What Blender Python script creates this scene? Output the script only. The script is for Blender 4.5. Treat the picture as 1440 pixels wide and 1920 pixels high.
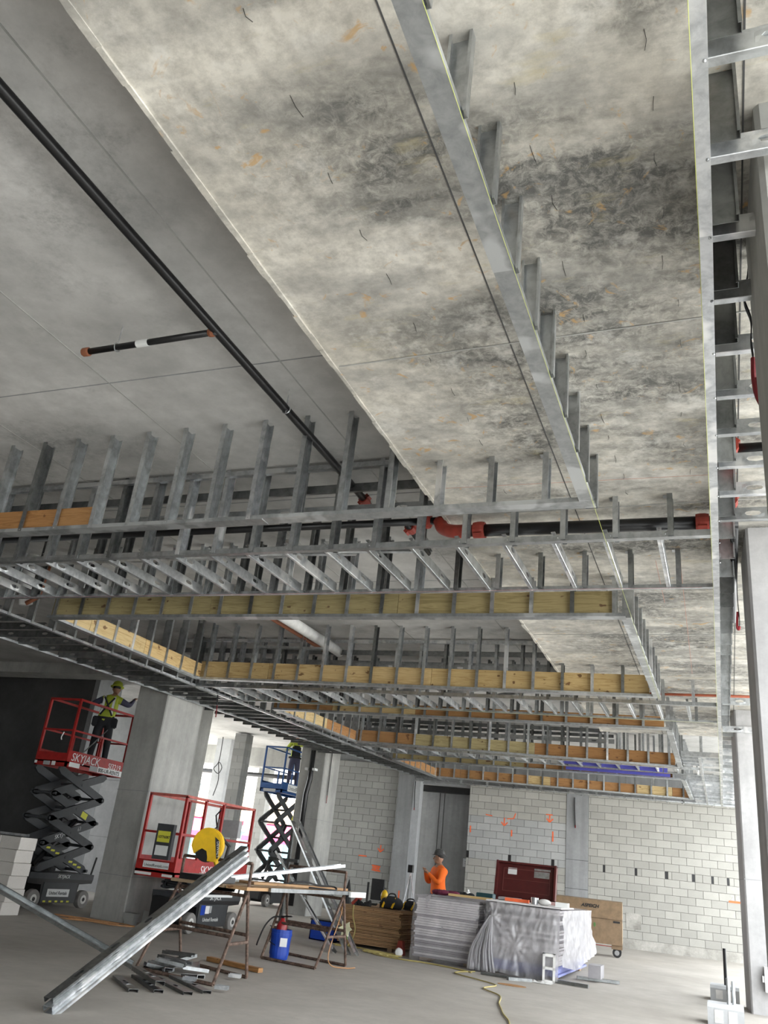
import bpy, bmesh, math, random
from mathutils import Vector as V, Matrix as M4

random.seed(7)
SC = bpy.context.scene
for o in list(bpy.data.objects):
    bpy.data.objects.remove(o)
COL = SC.collection

# ------------------------------------------------------------------ camera
cam = bpy.data.cameras.new('camera')
cam.sensor_fit = 'VERTICAL'; cam.sensor_height = 36.0
cam.lens = 1560.0 / 1920.0 * 36.0
cam.clip_start = 0.05; cam.clip_end = 500
CAM = bpy.data.objects.new('camera', cam); COL.objects.link(CAM)
yaw, pitch, roll = -0.40705122, 0.40090894, 0.11457388
_f = V((math.sin(yaw)*math.cos(pitch), math.cos(yaw)*math.cos(pitch), math.sin(pitch)))
_r = V((math.cos(yaw), -math.sin(yaw), 0)); _u = _r.cross(_f)
_r2 = math.cos(roll)*_r + math.sin(roll)*_u
_u2 = -math.sin(roll)*_r + math.cos(roll)*_u
m = M4((( _r2.x, _u2.x, -_f.x, 0), (_r2.y, _u2.y, -_f.y, 0), (_r2.z, _u2.z, -_f.z, 1.35), (0, 0, 0, 1)))
CAM.matrix_world = m
SC.camera = CAM

# ------------------------------------------------------------------ world, sun, exposure
w = bpy.data.worlds.new('sky'); SC.world = w; w.use_nodes = True
bg = w.node_tree.nodes['Background']
bg.inputs[0].default_value = (0.93, 0.97, 1.0, 1); bg.inputs[1].default_value = 4.0
sl = bpy.data.lights.new('sun', 'SUN'); sl.energy = 10.0; sl.angle = math.radians(3); sl.color = (1, 0.96, 0.9)
SUN = bpy.data.objects.new('sun', sl); COL.objects.link(SUN)
SUN.rotation_euler = (math.radians(12), math.radians(-32), 0)
vs = SC.view_settings
vs.view_transform = 'Standard'; vs.look = 'None'; vs.gamma = 1.0; vs.use_curve_mapping = False
vs.exposure = 0.82

# ------------------------------------------------------------------ materials
MAT = {}
class NT:
    def __init__(s, name):
        s.m = bpy.data.materials.new(name); s.m.use_nodes = True; s.t = s.m.node_tree
        s.b = s.t.nodes['Principled BSDF']; MAT[name] = s.m
    def n(s, typ, **kw):
        x = s.t.nodes.new(typ)
        for k, v in kw.items():
            if k.startswith('i_'):
                key = k[2:]; key = int(key) if key.isdigit() else key
                x.inputs[key].default_value = v
            else: setattr(x, k, v)
        return x
    def l(s, a, b): s.t.links.new(a, b)
    def pos(s, scale=(1, 1, 1)):
        g = s.n('ShaderNodeNewGeometry'); mp = s.n('ShaderNodeMapping'); mp.inputs['Scale'].default_value = scale
        s.l(g.outputs['Position'], mp.inputs[0]); return mp.outputs[0]
    def noise(s, vec, scale, detail=5, rough=0.6, dist=0):
        x = s.n('ShaderNodeTexNoise'); x.inputs['Scale'].default_value = scale; x.inputs['Detail'].default_value = detail
        x.inputs['Roughness'].default_value = rough; x.inputs['Distortion'].default_value = dist
        s.l(vec, x.inputs['Vector']); return x.outputs[0]
    def ramp(s, fac, stops):
        x = s.n('ShaderNodeValToRGB'); e = x.color_ramp.elements
        e[0].position, e[0].color = stops[0][0], (*stops[0][1], 1)
        e[1].position, e[1].color = stops[-1][0], (*stops[-1][1], 1)
        for p, c in stops[1:-1]:
            q = e.new(p); q.color = (*c, 1)
        s.l(fac, x.inputs[0]); return x.outputs[0]
    def mix(s, fac, a, b, mode='MIX'):
        x = s.n('ShaderNodeMix', data_type='RGBA', blend_type=mode)
        if isinstance(fac, (int, float)): x.inputs[0].default_value = fac
        else: s.l(fac, x.inputs[0])
        for i, c in ((6, a), (7, b)):
            if isinstance(c, tuple): x.inputs[i].default_value = (*c, 1)
            else: s.l(c, x.inputs[i])
        return x.outputs[2]
    def col(s, c): s.l(c, s.b.inputs['Base Color'])
    def set(s, **kw):
        for k, v in kw.items(): s.b.inputs[k.replace('_', ' ')].default_value = v
    def bump(s, h, strength=0.3, dist=0.01):
        x = s.n('ShaderNodeBump'); x.inputs['Strength'].default_value = strength; x.inputs['Distance'].default_value = dist
        s.l(h, x.inputs['Height']); s.l(x.outputs[0], s.b.inputs['Normal'])
    def rnd(s):
        return s.n('ShaderNodeObjectInfo').outputs['Random']

def plain(name, c, rough=0.5, metal=0.0, var=0.12, scale=9.0, **kw):
    t = NT(name); v = t.pos(); nz = t.noise(v, scale, 4)
    a = tuple(x*(1-var) for x in c); b = tuple(min(1, x*(1+var)) for x in c)
    t.col(t.ramp(nz, [(0.3, a), (0.7, b)])); t.set(Roughness=rough, Metallic=metal, **kw); return t

def concrete(name, lo, hi, scale=1.2, stain=None, dark=None, streak=None, rough=0.85, warm=None):
    t = NT(name); v = t.pos()
    n1 = t.noise(v, scale, 8, 0.65); c = t.ramp(n1, [(0.32, lo), (0.68, hi)])
    n2 = t.noise(v, scale*9, 6, 0.7)
    c = t.mix(t.ramp(n2, [(0.35, (0, 0, 0)), (0.75, (0.35, 0.35, 0.35))]), c, tuple(x*0.72 for x in lo))
    if streak:
        n5 = t.noise(t.pos(streak), 1.6, 6, 0.6)
        c = t.mix(t.ramp(n5, [(0.42, (0, 0, 0)), (0.7, (0.45, 0.45, 0.45))]), c, tuple(x*0.6 for x in lo))
    if dark:
        n3 = t.noise(v, dark[0], 9, 0.72, 0.2); n3b = t.noise(v, 18, 6, 0.75)
        f = t.mix(1.0, t.ramp(n3, [(dark[1], (0, 0, 0)), (dark[1]+0.16, (1, 1, 1))]), t.ramp(n3b, [(0.36, (0.15, 0.15, 0.15)), (0.6, (1, 1, 1))]), 'MULTIPLY')
        f = t.mix(1.0, f, (0.8, 0.8, 0.8), 'MULTIPLY')
        c = t.mix(f, c, dark[2])
    if stain:
        n4 = t.noise(v, stain[0], 5, 0.7)
        c = t.mix(t.ramp(n4, [(stain[1], (0, 0, 0)), (stain[1]+0.12, (0.5, 0.5, 0.5))]), c, stain[2])
    t.col(c); t.set(Roughness=rough); t.bump(n2, 0.25, 0.008); return t

def slab_mat():
    t = NT('slab_board_formed'); v = t.pos()
    c = t.ramp(t.noise(v, 0.9, 8, 0.65), [(0.3, (0.56, 0.525, 0.455)), (0.7, (0.80, 0.765, 0.69))])
    c = t.mix(t.ramp(t.noise(v, 8, 8, 0.72), [(0.40, (0, 0, 0)), (0.66, (0.75, 0.75, 0.75))]), c, (0.33, 0.31, 0.27))
    c = t.mix(t.ramp(t.noise(t.pos((0.6, 1.3, 1)), 2.3, 6, 0.62), [(0.42, (0, 0, 0)), (0.68, (0.7, 0.7, 0.7))]), c, (0.25, 0.245, 0.23))
    band = t.ramp(t.noise(t.pos((0.45, 1.25, 1)), 1.15, 7, 0.66, 0.3), [(0.415, (0, 0, 0)), (0.59, (1, 1, 1))])
    speck = t.ramp(t.noise(v, 15, 9, 0.8, 0.6), [(0.38, (0.3, 0.3, 0.3)), (0.56, (1, 1, 1))])
    sep = t.n('ShaderNodeSeparateXYZ'); t.l(v, sep.inputs[0])
    mr = t.n('ShaderNodeMapRange'); mr.inputs[1].default_value = -2.1; mr.inputs[2].default_value = -1.3; mr.inputs[3].default_value = 0.12; mr.inputs[4].default_value = 0.92; t.l(sep.outputs[0], mr.inputs[0])
    f = t.mix(1.0, band, speck, 'MULTIPLY')
    f2 = t.n('ShaderNodeMath', operation='MULTIPLY'); t.l(f, f2.inputs[0]); t.l(mr.outputs[0], f2.inputs[1])
    c = t.mix(f2.outputs[0], c, (0.085, 0.085, 0.08))
    c = t.mix(t.ramp(t.noise(t.pos((1, 3, 1)), 1.4, 5, 0.7), [(0.6, (0, 0, 0)), (0.74, (0.6, 0.6, 0.6))]), c, (0.50, 0.43, 0.24))
    c = t.mix(t.ramp(t.noise(v, 6.5, 4, 0.6, 1.2), [(0.63, (0, 0, 0)), (0.70, (0.7, 0.7, 0.7))]), c, (0.52, 0.31, 0.11))
    c = t.mix(t.ramp(t.noise(v, 3.1, 6, 0.7), [(0.56, (0, 0, 0)), (0.7, (0.55, 0.55, 0.55))]), c, (0.76, 0.74, 0.69))
    t.col(c); t.set(Roughness=0.85); t.bump(t.noise(v, 30, 6, 0.7), 0.2, 0.006)
slab_mat()
concrete('slab_smooth', (0.38, 0.375, 0.36), (0.66, 0.65, 0.63), 0.7, stain=(1.6, 0.60, (0.60, 0.59, 0.56)), dark=(0.6, 0.54, (0.20, 0.197, 0.185)))
concrete('slab_pale', (0.55, 0.56, 0.57), (0.75, 0.76, 0.77), 0.8)
concrete('column_concrete', (0.33, 0.33, 0.31), (0.49, 0.485, 0.46), 1.0, dark=(0.9, 0.6, (0.25, 0.25, 0.24)), streak=(2.5, 2.5, 0.15))
concrete('column_pale', (0.36, 0.355, 0.355), (0.50, 0.49, 0.49), 1.5, dark=(1.2, 0.56, (0.27, 0.265, 0.26)), streak=(2.0, 2.0, 0.2))
concrete('shaded_wall_and_seam', (0.05, 0.05, 0.05), (0.10, 0.10, 0.10), 0.6)  # near-black stands for shade on the left wall; also used for seams
concrete('wall_grey', (0.25, 0.255, 0.26), (0.36, 0.365, 0.37), 0.9, dark=(0.8, 0.6, (0.2, 0.19, 0.18)), streak=(3, 3, 0.2))
concrete('wall_light', (0.40, 0.41, 0.42), (0.55, 0.56, 0.57), 0.9)
concrete('floor_concrete', (0.33, 0.305, 0.27), (0.47, 0.44, 0.40), 0.45, dark=(0.35, 0.56, (0.26, 0.245, 0.225)), rough=0.75)
concrete('ground_outside', (0.55, 0.55, 0.53), (0.65, 0.65, 0.63), 0.3)
concrete('curb_concrete', (0.30, 0.29, 0.26), (0.55, 0.53, 0.49), 2.5, dark=(2.2, 0.52, (0.16, 0.15, 0.13)))
plain('mortar', (0.20, 0.195, 0.18), 0.9)
def block_mat(name, base, spread):
    t = NT(name); r = t.rnd(); v = t.pos()
    c = t.ramp(r, [(0.0, tuple(x*(1-spread) for x in base)), (0.6, base), (1.0, tuple(min(1, x*(1+spread*0.6)) for x in base))])
    n = t.noise(v, 60, 4, 0.8); n2 = t.noise(v, 2.0, 4, 0.6)
    c = t.mix(t.ramp(n, [(0.4, (0, 0, 0)), (0.75, (0.3, 0.3, 0.3))]), c, tuple(x*0.55 for x in base))
    c = t.mix(t.ramp(n2, [(0.42, (0, 0, 0)), (0.7, (0.4, 0.4, 0.4))]), c, tuple(x*0.75 for x in base))
    t.col(c); t.set(Roughness=0.9); t.bump(n, 0.3, 0.005)
block_mat('block_grey', (0.43, 0.42, 0.385), 0.13)
block_mat('block_left', (0.36, 0.36, 0.34), 0.12)
block_mat('block_painted', (0.43, 0.435, 0.43), 0.18)
block_mat('block_pier', (0.24, 0.24, 0.23), 0.14)  # backlit shade of the street piers put into a darker colour
block_mat('block_stacked', (0.56, 0.53, 0.49), 0.06)

def galv(name, lo, hi, rough=0.34, metal=0.9, patch=0.3):
    t = NT(name); r = t.rnd(); v = t.pos()
    add = t.n('ShaderNodeVectorMath', operation='ADD'); t.l(v, add.inputs[0])
    cmb = t.n('ShaderNodeCombineXYZ'); t.l(r, cmb.inputs[0]); t.l(r, cmb.inputs[1])
    sc = t.n('ShaderNodeVectorMath', operation='SCALE'); sc.inputs['Scale'].default_value = 40; t.l(cmb.outputs[0], sc.inputs[0]); t.l(sc.outputs[0], add.inputs[1])
    n1 = t.noise(add.outputs[0], 14, 5, 0.65, 0.4); n2 = t.noise(add.outputs[0], 3.0, 3, 0.5)
    c = t.ramp(n1, [(0.35, lo), (0.62, hi)])
    c = t.mix(t.ramp(n2, [(0.53, (0, 0, 0)), (0.60, (patch, patch, patch))]), c, tuple(min(1, x*1.5) for x in hi))
    rr = t.ramp(r, [(0, (0.72, 0.72, 0.72)), (1, (1.1, 1.1, 1.1))]); c = t.mix(1.0, c, rr, 'MULTIPLY')
    t.col(c); t.set(Roughness=rough, Metallic=metal); return t
galv('galvanized_steel', (0.40, 0.415, 0.42), (0.58, 0.60, 0.61))
galv('galvanized_bright', (0.50, 0.52, 0.54), (0.74, 0.76, 0.78), 0.33, 0.85, 0.8)
galv('galvanized_stained', (0.34, 0.355, 0.36), (0.46, 0.475, 0.48), 0.4, 0.75, 0.85)
galv('galvanized_dark', (0.20, 0.21, 0.21), (0.30, 0.31, 0.31))

def wood(name, a, b, knot, lo=.92):
    t = NT(name); r = t.rnd(); v = t.pos((0.6, 0.6, 9))
    add = t.n('ShaderNodeVectorMath', operation='ADD'); t.l(v, add.inputs[0])
    cmb = t.n('ShaderNodeCombineXYZ')
    mu = t.n('ShaderNodeMath', operation='MULTIPLY'); mu.inputs[1].default_value = 31; t.l(r, mu.inputs[0])
    for i in range(3): t.l(mu.outputs[0], cmb.inputs[i])
    t.l(cmb.outputs[0], add.inputs[1])
    n1 = t.noise(add.outputs[0], 2.2, 4, 0.6, 1.6)
    ws = t.n('ShaderNodeTexNoise'); ws.inputs['Scale'].default_value = 7; t.l(t.pos((1, 1, 1.6)), ws.inputs['Vector'])
    c = t.ramp(n1, [(0.3, a), (0.5, b), (0.62, a), (0.75, b)])
    c = t.mix(t.ramp(ws.outputs[0], [(0.665, (0, 0, 0)), (0.70, (0.9, 0.9, 0.9))]), c, knot)
    hue = t.ramp(r, [(0.0, (lo, lo*.93, lo*.8)), (0.5, (1, 1, 1)), (1, (1.0, 0.93, 0.84))])
    t.col(t.mix(1.0, c, hue, 'MULTIPLY')); t.set(Roughness=0.7)
wood('wood_pine', (0.42, 0.29, 0.12), (0.60, 0.46, 0.24), (0.16, 0.08, 0.03))
wood('wood_green', (0.27, 0.22, 0.10), (0.42, 0.35, 0.18), (0.12, 0.06, 0.03))
wood('wood_orange', (0.25, 0.12, 0.04), (0.38, 0.20, 0.075), (0.14, 0.06, 0.02))
wood('plywood', (0.30, 0.18, 0.09), (0.46, 0.29, 0.15), (0.2, 0.1, 0.05), .5)
wood('plank', (0.24, 0.17, 0.11), (0.36, 0.27, 0.18), (0.2, 0.12, 0.06))
plain('red_paint', (0.31, 0.015, 0.013), 0.45, var=0.25)
plain('red_faded', (0.42, 0.10, 0.08), 0.6, var=0.3)
plain('blue_paint', (0.01, 0.06, 0.20), 0.45)
plain('dark_arm', (0.045, 0.048, 0.052), 0.5)
plain('black_paint', (0.012, 0.012, 0.013), 0.4)
plain('black_rubber', (0.025, 0.025, 0.026), 0.8)
plain('grey_rubber', (0.22, 0.21, 0.20), 0.85)
plain('wheel_white', (0.62, 0.61, 0.58), 0.6)
plain('label_white', (0.72, 0.73, 0.72), 0.6, var=0.03)
plain('label_yellow', (0.62, 0.60, 0.06), 0.6, var=0.03)
plain('label_black', (0.02, 0.02, 0.02), 0.6, var=0.03)
plain('label_grey', (0.35, 0.35, 0.35), 0.6)
plain('rusty_pipe', (0.13, 0.085, 0.065), 0.8, 0.2, var=0.7, scale=22)
plain('black_pipe', (0.012, 0.012, 0.013), 0.35, 0.2)
plain('red_coupling', (0.30, 0.04, 0.025), 0.5, var=0.3)
plain('white_pvc', (0.78, 0.78, 0.77), 0.4)
plain('copper_pipe', (0.25, 0.09, 0.045), 0.55)
plain('orange_red_pipe', (0.30, 0.07, 0.03), 0.6)
plain('string_yellow', (0.60, 0.64, 0.16), 0.7, var=0.02)
plain('string_pink', (0.75, 0.35, 0.36), 0.8, var=0.02)
plain('chalk_red', (0.50, 0.27, 0.21), 0.9, var=0.1)
plain('spray_orange', (0.90, 0.17, 0.06), 0.8, var=0.1)
plain('strap_black', (0.008, 0.008, 0.010), 0.8)
plain('strap_red', (0.20, 0.012, 0.018), 0.7)
plain('blue_plastic', (0.008, 0.05, 0.36), 0.4)
plain('blue_board', (0.07, 0.07, 0.36), 0.5)
plain('purple_paper', (0.22, 0.24, 0.48), 0.7)
plain('extinguisher_red', (0.32, 0.015, 0.02), 0.35)
plain('saw_yellow', (0.72, 0.44, 0.015), 0.35)
plain('cord_yellow', (0.40, 0.33, 0.12), 0.6)
plain('cord_orange', (0.42, 0.22, 0.10), 0.6)
plain('tan_paint', (0.23, 0.155, 0.09), 0.6, var=0.18)
plain('tan_light', (0.50, 0.40, 0.28), 0.6)
plain('maroon_paint', (0.075, 0.008, 0.007), 0.45)
plain('maroon_light', (0.13, 0.03, 0.025), 0.5)
plain('gypsum_board', (0.62, 0.60, 0.60), 0.9, var=0.2, scale=3)
plain('gypsum_dark', (0.30, 0.29, 0.30), 0.9, var=0.2, scale=3)
plain('white_block', (0.66, 0.65, 0.63), 0.9)
plain('hi_vis', (0.36, 0.42, 0.035), 0.7)
plain('hi_vis_silver', (0.75, 0.76, 0.72), 0.5)
plain('orange_cloth', (0.80, 0.14, 0.01), 0.85, var=0.15, scale=5)
plain('dark_cloth', (0.014, 0.015, 0.018), 0.9)
plain('navy_cloth', (0.05, 0.05, 0.085), 0.9)
plain('jeans', (0.05, 0.07, 0.11), 0.9)
plain('skin', (0.30, 0.16, 0.10), 0.6, var=0.06)
plain('hair', (0.015, 0.012, 0.01), 0.7)
plain('helmet_dark', (0.05, 0.05, 0.05), 0.3, var=0.5, scale=40)
plain('maroon_cloth', (0.12, 0.015, 0.04), 0.9)
plain('teal_case', (0.01, 0.05, 0.06), 0.5)
plain('paper', (0.60, 0.62, 0.66), 0.9, var=0.02)
plain('flower_cream', (0.75, 0.75, 0.52), 0.7, var=0.05)
plain('car_white', (0.80, 0.80, 0.80), 0.25, var=0.02)
plain('glass_teal', (0.20, 0.42, 0.46), 0.15)
plain('facade_cream', (0.80, 0.66, 0.42), 0.8)
plain('facade_white', (0.86, 0.85, 0.82), 0.8)
plain('awning_pink', (0.72, 0.06, 0.16), 0.7)
plain('tyre', (0.02, 0.02, 0.02), 0.8)
plain('leaf_green', (0.10, 0.20, 0.06), 0.7)
for fname, flo, fhi in (('plastic_film', .34, .68), ('plastic_milky', .72, .95), ('plastic_clear', .16, .40)):
  t = NT(fname)
  tr = t.n('ShaderNodeBsdfTransparent'); tr.inputs[0].default_value = (0.93, 0.92, 0.93, 1)
  tl = t.n('ShaderNodeBsdfTranslucent'); tl.inputs[0].default_value = (0.62, 0.61, 0.63, 1)
  gl = t.n('ShaderNodeBsdfGlossy'); gl.inputs['Roughness'].default_value = 0.22
  df = t.n('ShaderNodeBsdfDiffuse'); df.inputs[0].default_value = (0.60, 0.59, 0.60, 1)
  m1 = t.n('ShaderNodeMixShader', i_0=0.5); t.l(tl.outputs[0], m1.inputs[1]); t.l(df.outputs[0], m1.inputs[2])
  m2 = t.n('ShaderNodeMixShader', i_0=0.08); t.l(m1.outputs[0], m2.inputs[1]); t.l(gl.outputs[0], m2.inputs[2])
  m3 = t.n('ShaderNodeMixShader'); t.l(t.ramp(t.noise(t.pos((1, 1, 0.5)), 5, 5, 0.6), [(0.3, (flo,)*3), (0.7, (fhi,)*3)]), m3.inputs[0])
  t.l(tr.outputs[0], m3.inputs[1]); t.l(m2.outputs[0], m3.inputs[2])
  t.l(m3.outputs[0], t.t.nodes['Material Output'].inputs[0])

# ------------------------------------------------------------------ object helpers
WM = {}
I4 = M4.Identity(4)
def T(*p): return M4.Translation(V(p[0]) if len(p) == 1 else V(p))
def frame(o, ex, ey, ez):
    ex, ey, ez = V(ex), V(ey), V(ez)
    return M4(((ex.x, ey.x, ez.x, o[0]), (ex.y, ey.y, ez.y, o[1]), (ex.z, ey.z, ez.z, o[2]), (0, 0, 0, 1)))
def link(o, parent, Mw):
    COL.objects.link(o); WM[o.name] = Mw
    if parent is not None:
        o.parent = parent; o.matrix_basis = WM[parent.name].inverted() @ Mw
    else: o.matrix_basis = Mw
    return o
def obj(name, me, mat=None, parent=None, Mw=I4, label=None, cat=None, group=None, kind=None, smooth=False):
    if isinstance(me, bmesh.types.BMesh):
        bm = me; me = bpy.data.meshes.new(name)
        bmesh.ops.recalc_face_normals(bm, faces=bm.faces)
        if smooth:
            for f in bm.faces: f.smooth = True
        bm.to_mesh(me); bm.free()
    if mat and not me.materials: me.materials.append(MAT[mat])
    o = bpy.data.objects.new(name, me); link(o, parent, Mw)
    if mat and me.materials[0] is not MAT[mat] and len(me.materials) == 1:
        o.material_slots[0].link = 'OBJECT'; o.material_slots[0].material = MAT[mat]
    return tag(o, label, cat, group, kind)
def tag(o, label=None, cat=None, group=None, kind=None):
    for k, v in (('label', label), ('category', cat), ('group', group), ('kind', kind)):
        if v: o[k] = v
    return o
def empty(name, loc, label, cat, group=None, kind=None):
    o = bpy.data.objects.new(name, None); o.empty_display_size = 0.1
    link(o, None, T(loc)); return tag(o, label, cat, group, kind)
def NB(): return bmesh.new()
def box(bm, x0, x1, y0, y1, z0, z1, Mt=None):
    vs = [bm.verts.new((x, y, z)) for x in (x0, x1) for y in (y0, y1) for z in (z0, z1)]
    if Mt is not None:
        for v in vs: v.co = Mt @ v.co
    for q in ((0, 1, 3, 2), (4, 6, 7, 5), (0, 4, 5, 1), (2, 3, 7, 6), (0, 2, 6, 4), (1, 5, 7, 3)):
        bm.faces.new([vs[i] for i in q])
    return vs
def prism(bm, pts, a, b, axis='y', Mt=None):
    """extrude a 2-D outline (u,v) from a to b along axis"""
    def P(u, v, t): return {'x': (t, u, v), 'y': (u, t, v), 'z': (u, v, t)}[axis]
    A = [bm.verts.new(P(u, v, a)) for u, v in pts]; B = [bm.verts.new(P(u, v, b)) for u, v in pts]
    if Mt is not None:
        for v in A+B: v.co = Mt @ v.co
    n = len(pts)
    bm.faces.new(A); bm.faces.new(B[::-1])
    for i in range(n): bm.faces.new((A[i], A[(i+1) % n], B[(i+1) % n], B[i]))
def bar(bm, p, q, wx, wy=None, up=(0, 0, 1)):
    """rectangular bar from p to q"""
    p, q = V(p), V(q); wy = wy or wx; d = (q-p); L = d.length; d.normalize()
    s = d.cross(V(up)); s = s.normalized() if s.length > 1e-4 else V((1, 0, 0)); u = s.cross(d)
    box(bm, -wx/2, wx/2, -wy/2, wy/2, 0, L, frame(p, s, u, d))
def smooth_path(pts, k=6):
    pts = [V(p) for p in pts]; out = []
    for i in range(len(pts)-1):
        p0 = pts[max(i-1, 0)]; p1 = pts[i]; p2 = pts[i+1]; p3 = pts[min(i+2, len(pts)-1)]
        for j in range(k):
            t = j/k
            out.append(0.5*((2*p1)+(p2-p0)*t+(2*p0-5*p1+4*p2-p3)*t*t+(3*p1-p0-3*p2+p3)*t**3))
    return out+[pts[-1]]
def tube(bm, pts, r, n=8, cap=True):
    pts = [V(p) for p in pts]; rs = r if isinstance(r, (list, tuple)) else [r]*len(pts)
    rings = []; ref = None
    for i, p in enumerate(pts):
        d = (pts[min(i+1, len(pts)-1)]-pts[max(i-1, 0)]).normalized()
        if ref is None: ref = d.orthogonal().normalized()
        ref = (ref-d*ref.dot(d)).normalized(); b = d.cross(ref)
        rings.append([bm.verts.new(p+rs[i]*(math.cos(a)*ref+math.sin(a)*b)) for a in [2*math.pi*j/n for j in range(n)]])
    for A, B in zip(rings, rings[1:]):
        for j in range(n): bm.faces.new((A[j], A[(j+1) % n], B[(j+1) % n], B[j]))
    if cap: bm.faces.new(rings[0][::-1]); bm.faces.new(rings[-1])
def lathe(bm, prof, n=16, Mt=None):
    rings = []
    for r, z in prof:
        rings.append([bm.verts.new((r*math.cos(2*math.pi*j/n), r*math.sin(2*math.pi*j/n), z)) for j in range(n)])
    if Mt is not None:
        for R in rings:
            for v in R: v.co = Mt @ v.co
    for A, B in zip(rings, rings[1:]):
        for j in range(n): bm.faces.new((A[j], A[(j+1) % n], B[(j+1) % n], B[j]))
    bm.faces.new(rings[0][::-1]); bm.faces.new(rings[-1])
FONT = {}
def text(body, size, mat, parent, o, ex, ez, ext=0.002, name='lettering', shear=0.0, align='LEFT', bold=0.0):
    """flat lettering: o lower-left corner, ex reading direction, ez up direction"""
    key = (body, size, ext, shear, align, bold)
    if key not in FONT:
        c = bpy.data.curves.new('lettering', 'FONT'); c.body = body; c.size = size; c.extrude = ext; c.shear = shear; c.align_x = align
        c.offset = bold; c.resolution_u = 3
        to = bpy.data.objects.new('tmp_text', c); COL.objects.link(to)
        dg = bpy.context.evaluated_depsgraph_get(); FONT[key] = bpy.data.meshes.new_from_object(to.evaluated_get(dg))
        bpy.data.objects.remove(to)
    ex, ez = V(ex).normalized(), V(ez).normalized()
    me = FONT[key]
    return obj(name, me, mat, parent, frame(o, ex, ez, ex.cross(ez)))

# ------------------------------------------------------------------ sheet-metal members
CM = {}
def cmesh(L, depth, flange, lip, slots=()):
    """cold-formed channel: web in x=0 (width along y), flanges toward +x, run along +z"""
    key = (round(L, 3), depth, flange, lip, slots)
    if key in CM: return CM[key]
    bm = NB(); h = depth/2
    def q(a, b, c, d): bm.faces.new([bm.verts.new(p) for p in (a, b, c, d)])
    for s in (-1, 1):
        q((0, s*h, 0), (flange, s*h, 0), (flange, s*h, L), (0, s*h, L))
        if lip: q((flange, s*h, 0), (flange, s*(h-lip), 0), (flange, s*(h-lip), L), (flange, s*h, L))
    z = 0.0; a = depth*0.21; b = 0.055
    for s in slots:
        z0, z1 = s-b-0.02, s+b+0.02
        q((0, -h, z), (0, h, z), (0, h, z0), (0, -h, z0))
        outer = [(-h, z0), (0, z0), (h, z0), (h, s), (h, z1), (0, z1), (-h, z1), (-h, s)]
        inner = [(-a*.7, s-b+.012), (0, s-b), (a*.7, s-b+.012), (a, s), (a*.7, s+b-.012), (0, s+b), (-a*.7, s+b-.012), (-a, s)]
        for i in range(8):
            j = (i+1) % 8
            q((0, *outer[i]), (0, *outer[j]), (0, *inner[j]), (0, *inner[i]))
        z = z1
    q((0, -h, z), (0, h, z), (0, h, L), (0, -h, L))
    bmesh.ops.remove_doubles(bm, verts=bm.verts, dist=1e-5)
    bmesh.ops.recalc_face_normals(bm, faces=bm.faces)
    bmesh.ops.solidify(bm, geom=bm.faces[:], thickness=0.0025)
    me = bpy.data.meshes.new('channel'); bm.to_mesh(me); bm.free(); CM[key] = me
    return me
def member(name, parent, p, q, webdir, mat='galvanized_steel', depth=0.092, flange=0.036, lip=0.009, slots=()):
    """channel from p to q; flanges point to webdir (the open side)"""
    p, q = V(p), V(q); d = q-p; L = d.length; d.normalize()
    x = V(webdir); x = (x-d*x.dot(d)).normalized(); y = d.cross(x)
    me = cmesh(L, depth, flange, lip, tuple(round(s, 2) for s in slots))
    return obj(name, me, mat, parent, frame(p, x, y, d))

# ================================================================== STRUCTURE
ZH, ZD, XD, YD = 4.78, 4.26, -2.19, 17.2       # high slab, dropped slab, its edge, its far end
def slab(x, y): return ZD if (x > XD and y < YD) else ZH
YW = lambda u: (-3.522+0.99482*u, 26.577+0.10163*u)     # point of the back wall at run u
WEX, WEN = V((0.99482, 0.10163, 0)), V((0.10163, -0.99482, 0))  # along the wall, toward the room

bm = NB(); box(bm, -19.0, 1.35, -14, 31, -0.25, 0)
FLOOR = obj('floor', bm, 'floor_concrete', kind='structure', label='dusty bare concrete floor slab', cat='floor')
bm = NB(); box(bm, -90, 60, -60, 120, -0.5, -0.252)
obj('ground_outside', bm, 'ground_outside', kind='structure', label='pale paved ground outside the building', cat='ground')
bm = NB(); box(bm, -20, XD, -14, YD, ZH, ZH+0.3); box(bm, -20, 1.35, YD, 31, ZH, ZH+0.3)
CEIL = obj('ceiling', bm, 'slab_smooth', kind='structure', label='grey smooth upper concrete ceiling slab on the left', cat='ceiling')
bm = NB(); box(bm, XD, 1.35, -14, YD, ZD, ZH+0.3)
DROP = obj('ceiling_drop', bm, 'slab_board_formed', kind='structure', label='mottled stained dropped concrete ceiling slab overhead on the right', cat='ceiling')
# formwork seams of the slabs: thin fins of grout
def fin(parent, p, q, mat, wd=0.012, h=0.008):
    b = NB(); bar(b, p, q, wd, h); return obj('formwork_seam', b, mat, parent)
for x in (-1.05, 0.2): fin(DROP, (x, -3, ZD-.001), (x+.0, YD, ZD-.001), 'shaded_wall_and_seam', 0.007, 0.004)
for y in (3.98, 6.4, 10.2): fin(DROP, (XD+.02, y+.06, ZD-.001), (0.9, y, ZD-.001), 'column_concrete', 0.009)
bm = NB()
pts = [(XD, y) for y in [-3+0.18*i for i in range(113)]]
for i in range(len(pts)-1):
    a = pts[i][1]; d = 0.02+0.018*random.random()
    box(bm, XD-d, XD+0.002, a, a+0.181, ZD-0.003-0.012*random.random(), ZD+0.06)
obj('slab_edge_lip', bm, 'slab_board_formed', DROP)
for x in (-3.0, -4.6, -6.2, -7.8, -2.62): fin(CEIL, (x, -3, ZH-.001), (x+.05, 16, ZH-.001), 'column_concrete', 0.011, 0.006)
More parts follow.
